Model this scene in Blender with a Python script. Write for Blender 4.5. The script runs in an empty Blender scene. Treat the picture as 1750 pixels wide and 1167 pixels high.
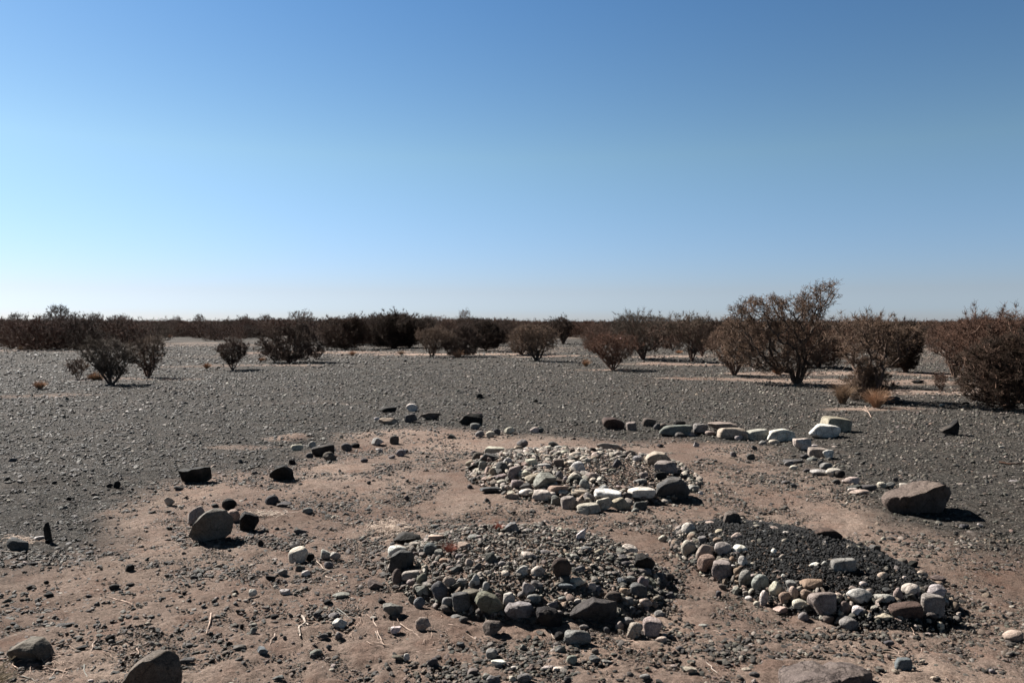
import bpy, math, random
import numpy as np
from mathutils import Vector

# ------------------------------------------------------------ camera, sky, sun, exposure
S = bpy.context.scene
COL = S.collection
FPX, CX, CY, CAMH, PITCH = 1361.0, 875.0, 583.5, 1.6, math.radians(-1.41)
cd = bpy.data.cameras.new("camera"); cam = bpy.data.objects.new("camera", cd); COL.objects.link(cam)
cam.location = (0, 0, CAMH); cam.rotation_euler = (math.radians(90) + PITCH, 0, 0)
cd.sensor_width = 36; cd.lens = 36 * FPX / 1750; cd.clip_start = 0.05; cd.clip_end = 12000
S.camera = cam
SUN_EL, SUN_AZ = math.radians(41), math.radians(-53)     # azimuth clockwise from +Y
W = bpy.data.worlds.new("World"); S.world = W; W.use_nodes = True
nt = W.node_tree; bg = nt.nodes['Background']
sky = nt.nodes.new('ShaderNodeTexSky'); sky.sky_type = 'NISHITA'; sky.sun_disc = False
sky.sun_elevation = SUN_EL; sky.sun_rotation = SUN_AZ
sky.air_density = 1.0; sky.dust_density = .3; sky.ozone_density = 3.0; sky.altitude = 500
# sky tinted by height; its unseen upper part is darkened to deepen shadows
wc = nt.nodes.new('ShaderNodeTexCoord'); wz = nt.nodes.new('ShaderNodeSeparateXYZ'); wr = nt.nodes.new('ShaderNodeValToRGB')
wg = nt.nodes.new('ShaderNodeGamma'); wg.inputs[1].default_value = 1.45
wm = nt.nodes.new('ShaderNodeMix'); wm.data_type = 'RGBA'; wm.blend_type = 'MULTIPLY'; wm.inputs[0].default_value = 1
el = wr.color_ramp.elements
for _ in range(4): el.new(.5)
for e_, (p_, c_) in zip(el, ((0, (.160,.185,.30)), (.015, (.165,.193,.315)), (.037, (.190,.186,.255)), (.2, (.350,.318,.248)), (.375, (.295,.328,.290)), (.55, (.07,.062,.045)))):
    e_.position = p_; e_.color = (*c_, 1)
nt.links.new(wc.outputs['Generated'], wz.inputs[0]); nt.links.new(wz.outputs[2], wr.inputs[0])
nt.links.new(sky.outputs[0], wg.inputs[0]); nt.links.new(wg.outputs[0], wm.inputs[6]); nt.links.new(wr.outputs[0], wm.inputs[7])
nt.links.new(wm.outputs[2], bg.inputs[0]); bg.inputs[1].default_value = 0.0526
sl = bpy.data.lights.new("sun", 'SUN'); sun = bpy.data.objects.new("sun", sl); COL.objects.link(sun)
sl.energy = 5.0; sl.angle = math.radians(0.5); sl.color = (1, .955, .9)
sd = Vector((math.sin(SUN_AZ) * math.cos(SUN_EL), math.cos(SUN_AZ) * math.cos(SUN_EL), math.sin(SUN_EL)))
sun.rotation_euler = sd.to_track_quat('Z', 'Y').to_euler(); sun.location = (-20, 10, 20)
S.view_settings.view_transform = 'Standard'; S.view_settings.look = 'None'
S.view_settings.exposure = 1.75; S.view_settings.gamma = 1
S.cycles.max_bounces = 4; S.cycles.diffuse_bounces = 1; S.cycles.glossy_bounces = 2

# ------------------------------------------------------------ helpers
RNG = np.random.default_rng(7)
def hsh(ix, iy, iz, seed=0):
    n = (ix * 73856093) ^ (iy * 19349663) ^ (iz * 83492791) ^ (seed * 2654435 + 1013)
    n = (n ^ (n >> 13)) * 1274126177 & 0x7fffffff
    n = (n ^ (n >> 15)) * 668265263 & 0x7fffffff
    return ((n ^ (n >> 12)) & 0xffffff) / 0xffffff * 2 - 1
def noise(x, y, z=0.0, seed=0):
    x = np.asarray(x, float); y = np.asarray(y, float); z = np.zeros_like(x) + z
    fx, fy, fz = np.floor(x), np.floor(y), np.floor(z)
    ix, iy, iz = fx.astype(np.int64), fy.astype(np.int64), fz.astype(np.int64)
    u, v, w = x - fx, y - fy, z - fz
    u = u*u*(3-2*u); v = v*v*(3-2*v); w = w*w*(3-2*w)
    r = 0
    for a in (0, 1):
        for b in (0, 1):
            for c in (0, 1):
                r = r + hsh(ix+a, iy+b, iz+c, seed) * (u if a else 1-u) * (v if b else 1-v) * (w if c else 1-w)
    return r
def fbm(x, y, z=0.0, seed=0, oct=4):
    r, a = 0, 1
    for i in range(oct):
        r = r + a * noise(np.asarray(x)*2**i, np.asarray(y)*2**i, np.asarray(z)*2**i, seed+i*17); a *= .5
    return r

# mounds on the plain: centre, half axes, turn, height
MOUNDS = [(.70, 8.2, 1.42, 1.16, math.radians(-82), .16), (.07, 5.0, .93, .80, math.radians(147), .17), (1.86, 5.2, 1.10, .68, math.radians(-72), .17)]
def mound_r(m, x, y):
    cx, cy, a, b, t, h = m
    dx, dy = x-cx, y-cy
    return np.sqrt(((dx*math.cos(t)+dy*math.sin(t))/a)**2 + ((-dx*math.sin(t)+dy*math.cos(t))/b)**2)
def gauss(x, y, cx, cy, sx, sy): return np.exp(-((x-cx)/sx)**2-((y-cy)/sy)**2)
def H(x, y):
    x = np.asarray(x, float); y = np.asarray(y, float)
    d = np.sqrt(x*x+y*y)
    h = .045*noise(x/2.7, y/2.7, 0, 3) + .02*noise(x/.9, y/.9, 0, 5) + .008*noise(x/.33, y/.33, 0, 6)
    h = h + .16*noise(x/23, y/23, 0, 9)*np.clip((d-9)/25, 0, 1)
    for m in MOUNDS:
        r = mound_r(m, x, y)
        h = h + m[5]*np.clip(1-r**2.2, 0, 1)**.75
    h = h + .07*gauss(x, y, -3.02, 11.15, .26, .28) + .05*gauss(x, y, -1.4, 11.3, .8, .6)
    return h

def ray(px, py):
    a, c = (px-CX)/FPX, -(py-CY)/FPX
    cp, sp = math.cos(PITCH), math.sin(PITCH)
    return np.array([a, cp - c*sp, sp + c*cp])
def hit(px, py):
    r = ray(px, py)
    t = np.concatenate([np.linspace(1.5, 30, 3000), np.geomspace(30.05, 900, 1500)])
    z = CAMH + r[2]*t; g = H(r[0]*t, r[1]*t)
    k = np.argmax(z <= g)
    if z[k] > g[k]: k = len(t)-1
    if k > 0:
        a, b = z[k-1]-g[k-1], g[k]-z[k]
        tt = t[k-1] + (t[k]-t[k-1])*a/max(a+b, 1e-9)
    else: tt = t[0]
    return r[0]*tt, r[1]*tt
def project(x, y, z):
    cp, sp = math.cos(PITCH), math.sin(PITCH)
    z = z-CAMH; f = y*cp + z*sp; u = -y*sp + z*cp
    return CX+FPX*x/f, CY-FPX*u/f

def mesh_np(name, V, F, mat=None, smooth=True):
    me = bpy.data.meshes.new(name)
    V = np.asarray(V, np.float32); F = np.asarray(F, np.int32)
    k = F.shape[1]
    me.vertices.add(len(V)); me.vertices.foreach_set('co', V.ravel())
    me.loops.add(F.size); me.loops.foreach_set('vertex_index', F.ravel())
    me.polygons.add(len(F)); me.polygons.foreach_set('loop_start', np.arange(len(F), dtype=np.int32)*k)
    me.polygons.foreach_set('use_smooth', np.full(len(F), smooth))
    me.update(calc_edges=True)
    if mat: me.materials.append(mat)
    return me
def link(name, data, loc=(0,0,0), rz=0, parent=None):
    o = bpy.data.objects.new(name, data); COL.objects.link(o)
    o.location = loc; o.rotation_euler = (0, 0, rz)
    if parent: o.parent = parent
    return o
def tag(o, label=None, cat=None, group=None, kind=None):
    if label: o['label'] = label
    if cat: o['category'] = cat
    if group: o['group'] = group
    if kind: o['kind'] = kind
    return o

def nodes(name):
    m = bpy.data.materials.new(name); m.use_nodes = True
    t = m.node_tree; b = t.nodes['Principled BSDF']
    def N(typ, **kw):
        n = t.nodes.new('ShaderNode'+typ)
        for k, v in kw.items():
            if k in n.inputs: n.inputs[k].default_value = v
            else: setattr(n, k, v)
        return n
    return m, t, b, N
def mixrgb(N, t, fac, a, b, mode='MIX'):
    n = N('Mix'); n.data_type = 'RGBA'; n.blend_type = mode
    for s, v in ((0, fac), (6, a), (7, b)):
        if hasattr(v, 'node'): t.links.new(v, n.inputs[s])
        elif s == 0: n.inputs[0].default_value = v
        else: n.inputs[s].default_value = (*v, 1)
    return n.outputs[2]
def ramp(N, t, src, stops):
    n = N('ValToRGB'); e = n.color_ramp.elements
    while len(e) < len(stops): e.new(.5)
    for i, (p, c) in enumerate(stops):
        e[i].position = p; e[i].color = (c, c, c, 1) if not isinstance(c, tuple) else (*c, 1)
    t.links.new(src, n.inputs[0]); return n.outputs[0]

def rock_material(name, source):
    m, t, b, N = nodes(name)
    tc = N('TexCoord'); oi = N('ObjectInfo')
    mp = N('Vector' + 'Math'); mp.operation = 'ADD'
    t.links.new(tc.outputs['Object'], mp.inputs[0])
    cmb = N('CombineXYZ'); mul = N('Math', operation='MULTIPLY'); mul.inputs[1].default_value = 37.0
    t.links.new(oi.outputs['Random'], mul.inputs[0]); t.links.new(mul.outputs[0], cmb.inputs[0]); t.links.new(mul.outputs[0], cmb.inputs[1])
    t.links.new(cmb.outputs[0], mp.inputs[1]); P = mp.outputs[0]
    if source == 'object': base = oi.outputs['Color']
    else:
        at = N('Attribute'); at.attribute_type = 'INSTANCER'; at.attribute_name = 'tint'; base = at.outputs['Color']
    n1 = N('TexNoise', Scale=9.0, Detail=6.0, Roughness=.65); t.links.new(P, n1.inputs['Vector'])
    n2 = N('TexNoise', Scale=55.0, Detail=5.0, Roughness=.7); t.links.new(P, n2.inputs['Vector'])
    n3 = N('TexNoise', Scale=190.0, Detail=3.0, Roughness=.6); t.links.new(P, n3.inputs['Vector'])
    c = mixrgb(N, t, ramp(N, t, n1.outputs[0], [(.3, .75), (.7, 1.28)]) , base, base)
    c = mixrgb(N, t, 1.0, base, ramp(N, t, n1.outputs[0], [(.32, (.66,.62,.6)), (.68, (1.25,1.22,1.2))]), 'MULTIPLY')
    c = mixrgb(N, t, 1.0, c, ramp(N, t, n2.outputs[0], [(.35, .72), (.62, 1.18)]), 'MULTIPLY')
    c = mixrgb(N, t, .8, c, ramp(N, t, n3.outputs[0], [(.38, .62), (.6, 1.15)]), 'MULTIPLY')
    wv = N('VectorMath'); wv.operation = 'MULTIPLY_ADD'; t.links.new(n1.outputs['Color'], wv.inputs[0]); wv.inputs[1].default_value = (.12, .12, .12); t.links.new(P, wv.inputs[2])
    vc = N('TexVoronoi', Scale=7.0); vc.feature = 'DISTANCE_TO_EDGE'; t.links.new(wv.outputs[0], vc.inputs['Vector'])
    crk = ramp(N, t, vc.outputs['Distance'], [(0, .0), (.03, 1.0)])
    c = mixrgb(N, t, .45, c, crk, 'MULTIPLY')
    # dust lying on it
    n4 = N('TexNoise', Scale=5.0, Detail=4.0); t.links.new(P, n4.inputs['Vector'])
    c = mixrgb(N, t, ramp(N, t, n4.outputs[0], [(.52, 0.0), (.75, .3 if source == 'object' else .08)]), c, (.155, .125, .10))
    t.links.new(c, b.inputs['Base Color'])
    b.inputs['Roughness'].default_value = .8 if source == 'object' else .6; b.inputs['Specular IOR Level'].default_value = .12 if source == 'object' else .22
    bp0 = N('Bump', Strength=.5, Distance=.008); t.links.new(crk, bp0.inputs['Height'])
    bp = N('Bump', Strength=.7, Distance=.015); t.links.new(n2.outputs[0], bp.inputs['Height']); t.links.new(bp0.outputs[0], bp.inputs['Normal'])
    bp2 = N('Bump', Strength=.5, Distance=.004); t.links.new(n3.outputs[0], bp2.inputs['Height']); t.links.new(bp.outputs[0], bp2.inputs['Normal'])
    t.links.new(bp2.outputs[0], b.inputs['Normal'])
    return m
M_ROCK = rock_material('stone_surface', 'object')
M_PEB = rock_material('pebble_surface', 'instance')
def simple_mat(name, c1, c2, scale, rough=.85, trans=0):
    m, t, b, N = nodes(name)
    tc = N('TexCoord'); n = N('TexNoise', Scale=scale, Detail=4.0); t.links.new(tc.outputs['Object'], n.inputs['Vector'])
    oi = N('ObjectInfo')
    c = mixrgb(N, t, ramp(N, t, n.outputs[0], [(.35, 0.0), (.65, 1.0)]), c1, c2)
    c = mixrgb(N, t, 1.0, c, ramp(N, t, oi.outputs['Random'], [(0, (.62,.68,.70)), (1, (1.35,1.15,1.05))]), 'MULTIPLY')
    t.links.new(c, b.inputs['Base Color'])
    b.inputs['Roughness'].default_value = rough; b.inputs['Specular IOR Level'].default_value = .2
    return m
M_BARK = simple_mat('bark', (0.0665, 0.0443, 0.0335), (0.1174, 0.0817, 0.0631), 6)
M_TWIG = simple_mat('twig_brown', (0.0535, 0.0397, 0.0295), (0.1271, 0.0940, 0.0692), 3)
M_TWIG_RED = simple_mat('twig_russet', (0.0515, 0.0302, 0.0216), (0.1074, 0.0639, 0.0450), 3)
M_TWIG_DARK = simple_mat('twig_dark', (0.0237, 0.0148, 0.0099), (0.0549, 0.0322, 0.0212), 3)
M_LEAF = simple_mat('leaf_dry', (0.0312, 0.0247, 0.0116), (0.0765, 0.0507, 0.0234), 4)
M_LEAF_RED = simple_mat('leaf_russet', (0.0406, 0.0240, 0.0147), (0.0851, 0.0465, 0.0284), 4)
M_FAR = simple_mat('far_twig', (0.0300, 0.0145, 0.0095), (0.0700, 0.0350, 0.0230), 2)
M_STRAW = simple_mat('straw', (.21,.13,.08), (.34,.225,.145), 8)
M_STRAWG = simple_mat('straw_grey', (.24,.21,.18), (.46,.42,.37), 14)
M_RED = simple_mat('red_stem', (.2,.075,.055), (.34,.15,.11), 20)
M_STICK = simple_mat('dead_wood', (.14,.11,.09), (.33,.28,.24), 30)
M_BONE = simple_mat('bleached_wood', (.17,.16,.14), (.30,.28,.25), 30)

# ------------------------------------------------------------ ground mask: bare soil versus gravel
def poly_sd(P, x, y):
    """signed distance to polygon, positive inside"""
    x = np.asarray(x, float); y = np.asarray(y, float)
    d = np.full(x.shape, 1e9); ins = np.zeros(x.shape, bool)
    n = len(P)
    for i in range(n):
        ax, ay = P[i]; bx, by = P[(i+1) % n]
        ex, ey = bx-ax, by-ay
        t = np.clip(((x-ax)*ex+(y-ay)*ey)/(ex*ex+ey*ey), 0, 1)
        d = np.minimum(d, np.hypot(x-ax-t*ex, y-ay-t*ey))
        c = ((ay > y) != (by > y)); q = np.where(c, ex*(y-ay)/(ey if abs(ey) > 1e-9 else 1e-9)+ax, 1e9)
        ins ^= c & (x < q)
    return np.where(ins, d, -d)
def flat(px, py):
    r = ray(px, py); t = -CAMH/r[2]; return (r[0]*t, r[1]*t)
SOIL_POLY = [flat(*p) for p in ((-300,985),(60,955),(190,915),(300,880),(350,835),(450,800),(590,765),(600,740),(700,728),(800,735),
    (960,748),(1100,752),(1260,758),(1360,790),(1480,850),(1590,900),(1700,930),(2000,960),(2300,1160))] + [(6,-3),(-6,-3)]
PATCH = [(flat(695,742), .95, .75, 1.0), (flat(430,762), .6, .18, .55), (flat(495,746), .3, .25, 1.0), (flat(60,676), 2.0, .35, .55), (flat(230,650), 2.2, .5, .55),
    (flat(430,628), 3.0, .8, .6), (flat(560,605), 5, 1.2, 1.0), (flat(780,608), 5, 1.0, 1.0), (flat(950,612), 3, .7, 1.0), (flat(1300,650), 2.6, .8, 1.0),
    (flat(1200,625), 3, .9, 1.0), (flat(1640,670), 2.6, 1.0, 1.0), (flat(1480,700), 1.1, .35, .9), (flat(1640,640), 4.0, 1.5, 1.0), (flat(520,688), 1.2, .12, .35),
    (flat(1100,612), 3, .9, 1.0), (flat(1040,635), 1.3, .4, 1.0), (flat(1500,655), 3.0, .8, 1.0), (flat(1420,640), 3, .9, 1.0)]
def soil(x, y):
    s = poly_sd(SOIL_POLY, x, y) + .45*fbm(x/1.1, y/1.1, 0, 21, 4)
    m = np.clip(.5+s/.7, 0, 1)
    for (c, a, b, k) in PATCH:
        r = np.sqrt(((x-c[0])/a)**2+((y-c[1])/b)**2) + .35*fbm(x/.9, y/.9, 0, 33, 3)
        m = np.maximum(m, k*np.clip((1.15-r)/.5, 0, 1))
    far = np.clip((np.hypot(x, y)-26)/30, 0, 1)
    m = np.maximum(m, far*.55*np.clip(fbm(x/9, y/6, 0, 41, 3)*1.2, 0, 1))
    return m

def build_ground():
    rr = np.concatenate([np.geomspace(.35, 2.2, 60)[:-1], np.geomspace(2.2, 12, 560)[:-1], np.geomspace(12, 6000, 640)])
    a1 = np.linspace(-math.radians(46), math.radians(46), 900)
    a2 = np.linspace(math.radians(46), math.radians(314), 110)[1:]
    aa = np.concatenate([a1, a2[:-1]]); na = len(aa)
    R, A = np.meshgrid(rr, aa, indexing='ij')
    X, Y = R*np.sin(A), R*np.cos(A); Z = H(X, Y)
    g = 1-soil(X.ravel(), Y.ravel())
    # small clods and pits in the soil
    Z = Z + (.011*fbm(X/.10, Y/.10, 0, 71, 4))*np.clip(1-(R-4)/10, 0, 1)
    V = np.stack([X, Y, Z], -1).reshape(-1, 3)
    i = np.arange(len(rr)-1)[:, None]*na; j = np.arange(na)[None, :]; j2 = (j+1) % na
    F = np.stack([i+j, i+j2, i+na+j2, i+na+j], -1).reshape(-1, 4)[:, ::-1]
    V = np.vstack([V, [[0, 0, float(H(0, 0))]]])
    me = mesh_np('ground', V, F, M_GROUND)
    c = len(V)-1
    at = me.attributes.new('gravel_cover', 'FLOAT', 'POINT'); at.data.foreach_set('value', np.append(g, 0).astype(np.float32))
    o = link('ground', me); tag(o, kind='structure')
    return o
def ground_material():
    m, t, b, N = nodes('desert_ground')
    tc = N('TexCoord'); P = tc.outputs['Object']
    at = N('Attribute'); at.attribute_name = 'gravel_cover'; G = at.outputs['Fac']
    def nz(s, d=5.0, r=.6, wx=None):
        n = N('TexNoise', Scale=s, Detail=d, Roughness=r); t.links.new(P, n.inputs['Vector']); return n.outputs[0]
    big, mid, fine, grit = nz(.7), nz(5.0), nz(38.0, 6.0, .7), nz(160.0, 4.0, .7)
    soilc = mixrgb(N, t, ramp(N, t, big, [(.36, 0.0), (.64, 1.0)]), (0.1626, 0.1149, 0.0919), (0.2351, 0.1787, 0.1448))
    soilc = mixrgb(N, t, ramp(N, t, mid, [(.5, 0.0), (.72, .55)]), soilc, (0.1862, 0.1065, 0.0769))
    soilc = mixrgb(N, t, 1.0, soilc, ramp(N, t, fine, [(.3, .6), (.66, 1.25)]), 'MULTIPLY')
    soilc = mixrgb(N, t, 1.0, soilc, ramp(N, t, grit, [(.35, .65), (.62, 1.2)]), 'MULTIPLY')
    drift = nz(.33, 6.0, .62)
    soilc = mixrgb(N, t, 1.0, soilc, ramp(N, t, drift, [(.36, (.74, .72, .70)), (.5, (1.0, 1.0, 1.0)), (.64, (1.42, 1.42, 1.38))]), 'MULTIPLY')
    v1 = N('TexVoronoi', Scale=34.0); t.links.new(P, v1.inputs['Vector'])
    v2 = N('TexVoronoi', Scale=13.0); t.links.new(P, v2.inputs['Vector'])
    bw = N('RGBToBW'); t.links.new(v1.outputs['Color'], bw.inputs[0])
    bw2 = N('RGBToBW'); t.links.new(v2.outputs['Color'], bw2.inputs[0])
    gr = mixrgb(N, t, ramp(N, t, bw.outputs[0], [(.2, 0.0), (.8, 1.0)]), (0.0167, 0.0158, 0.0134), (0.0739, 0.0664, 0.0585))
    gr = mixrgb(N, t, .5, gr, ramp(N, t, bw2.outputs[0], [(.2, .6), (.8, 1.35)]), 'MULTIPLY')
    gr = mixrgb(N, t, ramp(N, t, big, [(.5, 0.0), (.7, .3)]), gr, (0.0739, 0.0548, 0.0427))
    gr = mixrgb(N, t, 1.0, gr, ramp(N, t, grit, [(.3, .7), (.65, 1.2)]), 'MULTIPLY')
    nb = N('Math', operation='MULTIPLY_ADD'); t.links.new(mid, nb.inputs[0]); nb.inputs[1].default_value = .5
    sub = N('Math', operation='SUBTRACT'); t.links.new(G, nb.inputs[2]); t.links.new(nb.outputs[0], sub.inputs[0]); sub.inputs[1].default_value = .25
    cl = N('Clamp'); t.links.new(sub.outputs[0], cl.inputs[0])
    t.links.new(mixrgb(N, t, cl.outputs[0], soilc, gr), b.inputs['Base Color'])
    b.inputs['Roughness'].default_value = .95; b.inputs['Specular IOR Level'].default_value = .1
    inv = N('Math', operation='SUBTRACT'); inv.inputs[0].default_value = 1; t.links.new(v1.outputs['Distance'], inv.inputs[1])
    mg = N('Math', operation='MULTIPLY'); t.links.new(inv.outputs[0], mg.inputs[0]); t.links.new(cl.outputs[0], mg.inputs[1])
    clod = nz(11.0, 8.0, .72)
    b0 = N('Bump', Strength=1.0, Distance=.07); t.links.new(clod, b0.inputs['Height'])
    b1 = N('Bump', Strength=.9, Distance=.02); t.links.new(b0.outputs[0], b1.inputs['Normal']); t.links.new(mg.outputs[0], b1.inputs['Height'])
    b2 = N('Bump', Strength=1.0, Distance=.035); t.links.new(fine, b2.inputs['Height']); t.links.new(b1.outputs[0], b2.inputs['Normal'])
    b3 = N('Bump', Strength=.9, Distance=.006); t.links.new(grit, b3.inputs['Height']); t.links.new(b2.outputs[0], b3.inputs['Normal'])
    t.links.new(b3.outputs[0], b.inputs['Normal'])
    return m
M_GROUND = ground_material()
build_ground()

# ------------------------------------------------------------ rocks
import bmesh
def ico(sub):
    bm = bmesh.new(); bmesh.ops.create_icosphere(bm, subdivisions=sub, radius=1)
    V = np.array([v.co[:] for v in bm.verts]); F = np.array([[v.index for v in f.verts] for f in bm.faces]); bm.free()
    V /= np.linalg.norm(V, axis=1)[:, None]
    return V, F
ICO = {k: ico(k) for k in (2, 3, 4, 5, 6)}
def rock_shape(kind, rng, sub):
    """unit rock, fits the box -0.5..0.5 in x and y, 0..1 in z"""
    D, F = ICO[sub]
    s = int(rng.integers(1 << 20))
    if kind in 'rf':            # river cobble
        npl, lo, hi, p, na, nf = int(rng.integers(4, 8)), .64, .95, 10, .14, .018
    elif kind == 'b':           # worn block
        npl, lo, hi, p, na, nf = int(rng.integers(7, 10)), .62, .82, 13, .07, .018
    else:                       # broken, angular
        npl, lo, hi, p, na, nf = int(rng.integers(9, 14)), .48, .82, 34, .10, .03
    n = rng.normal(size=(npl, 3)); 
    if kind == 'b':
        ax = np.array([[1,0,0],[-1,0,0],[0,1,0],[0,-1,0],[0,0,1],[0,0,-1.]]); n[:6] = ax + rng.normal(size=(6, 3))*.17
    d = rng.uniform(lo, hi, npl)
    if npl > 3: n[-1] = (.25, -.95, -.12+rng.normal(0, .15)); d[-1] = {'a': .48, 'b': .6}.get(kind, .74)*rng.uniform(.9, 1.1)
    n /= np.linalg.norm(n, axis=1)[:, None]
    q = np.clip(D @ n.T, 1e-3, None)/d
    r = (np.sum(q**p, 1)+1)**(-1/p)
    V = D*r[:, None]
    o = s % 97
    nn = na*noise(D[:, 0]*1.3+o, D[:, 1]*1.3, D[:, 2]*1.3, s % 991) + nf*fbm(D[:, 0]*4+o, D[:, 1]*4, D[:, 2]*4, s % 577, 4)
    if kind == 'a': nn = nn + .02*np.abs(fbm(D[:, 0]*7+o, D[:, 1]*7, D[:, 2]*7, s % 311, 3))
    V = V*(1+nn)[:, None]
    lo_, hi_ = V.min(0), V.max(0); V = (V-(lo_+hi_)/2)/(hi_-lo_)
    V[:, 2] += .5
    if kind == 'f': V[:, 2] = V[:, 2]
    return V, F
def outline_shape(pts, rng, depth, sub=5, rough=.03, sharp=.42, planes=9, lean=.38, facet=True, side=.66):
    """rock whose side view is the outline pts (metres, z up); own depth"""
    D, F = ICO[sub]
    P = np.array(pts, float); c = (P.min(0)+P.max(0))/2
    Q = P-c; ang = np.arctan2(Q[:, 1], Q[:, 0]); 
    phi = np.arctan2(D[:, 2], D[:, 0])
    R = np.full(len(D), 1e9)
    ca, sa = np.cos(phi), np.sin(phi)
    for i in range(len(Q)):
        a, b = Q[i], Q[(i+1) % len(Q)]; e = b-a
        den = ca*e[1]-sa*e[0]; den = np.where(np.abs(den) < 1e-9, 1e-9, den)
        t = (a[0]*e[1]-a[1]*e[0])/den; u = (a[0]*sa-a[1]*ca)/den
        ok = (t > 0) & (u >= -1e-6) & (u <= 1+1e-6); R = np.where(ok & (t < R), t, R)
    R = np.where(R > 1e8, np.hypot(*(P.max(0)-c))*.6, R)
    sb = np.abs(D[:, 1]); cb = np.sqrt(np.clip(1-sb**2, 0, 1))
    k = cb**sharp
    V = np.stack([R*ca*k, np.sign(D[:, 1])*sb**.6*depth/2, R*sa*k], -1)
    size = float(np.hypot(*(P.max(0)-P.min(0))))
    if facet:                    # one broad broken face turned away from the light
        for fn, fl in ((np.array([.38, -.90, -.14]), .40), (np.array([.80, -.55, -.1]), side)):
            fn = fn/np.linalg.norm(fn); dd = V @ fn; V -= fn*(np.clip(dd-dd.max()*fl, 0, None)*.93)[:, None]
    # chisel with random planes
    n = rng.normal(size=(planes, 3)); n[:, 1] = -np.abs(n[:, 1])*1.6; n /= np.linalg.norm(n, axis=1)[:, None]
    for i in range(planes):
        dd = (V @ n[i]); lim = dd.max()*rng.uniform(.80, .96)
        ex = np.clip(dd-lim, 0, None); V -= n[i]*(ex*.85)[:, None]
    s = int(rng.integers(900))
    q = V/size
    V = V + (D*(rough*size*fbm(q[:, 0]*5+s, q[:, 1]*5, q[:, 2]*5, s, 5))[:, None])
    zr = (V[:, 2]-V[:, 2].min())/(np.ptp(V[:, 2])); V[:, 1] += lean*depth*(1-zr)**1.3*(V[:, 1] < 0)*np.clip(-V[:, 1]/depth*2, 0, 1)
    V[:, 0] += c[0]; V[:, 2] += c[1]
    return V, F

COLS = dict(cream=(0.394, 0.360, 0.311), tan=(0.295, 0.246, 0.202), pink=(0.212, 0.184, 0.168), orange=(0.225, 0.170, 0.130), grey=(0.163, 0.159, 0.153), pale=(0.305, 0.295, 0.276),
    green=(0.158, 0.160, 0.149), dark=(0.0162, 0.0153, 0.0144), brown=(0.092, 0.078, 0.068), white=(0.492, 0.478, 0.448), olive=(0.1125, 0.1089, 0.0891), char=(.042, .038, .035), slate=(0.0684, 0.0684, 0.0684), rust=(0.0603, 0.0405, 0.0342), blue=(0.1089, 0.1170, 0.1251))
CNAME = dict(cream='cream', tan='tan', pink='pinkish', orange='orange tan', grey='grey', pale='pale grey', green='greenish grey', dark='black',
    brown='brown', white='white', olive='olive', slate='dark grey', char='black brown', rust='dark rust', blue='bluish grey')

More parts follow.
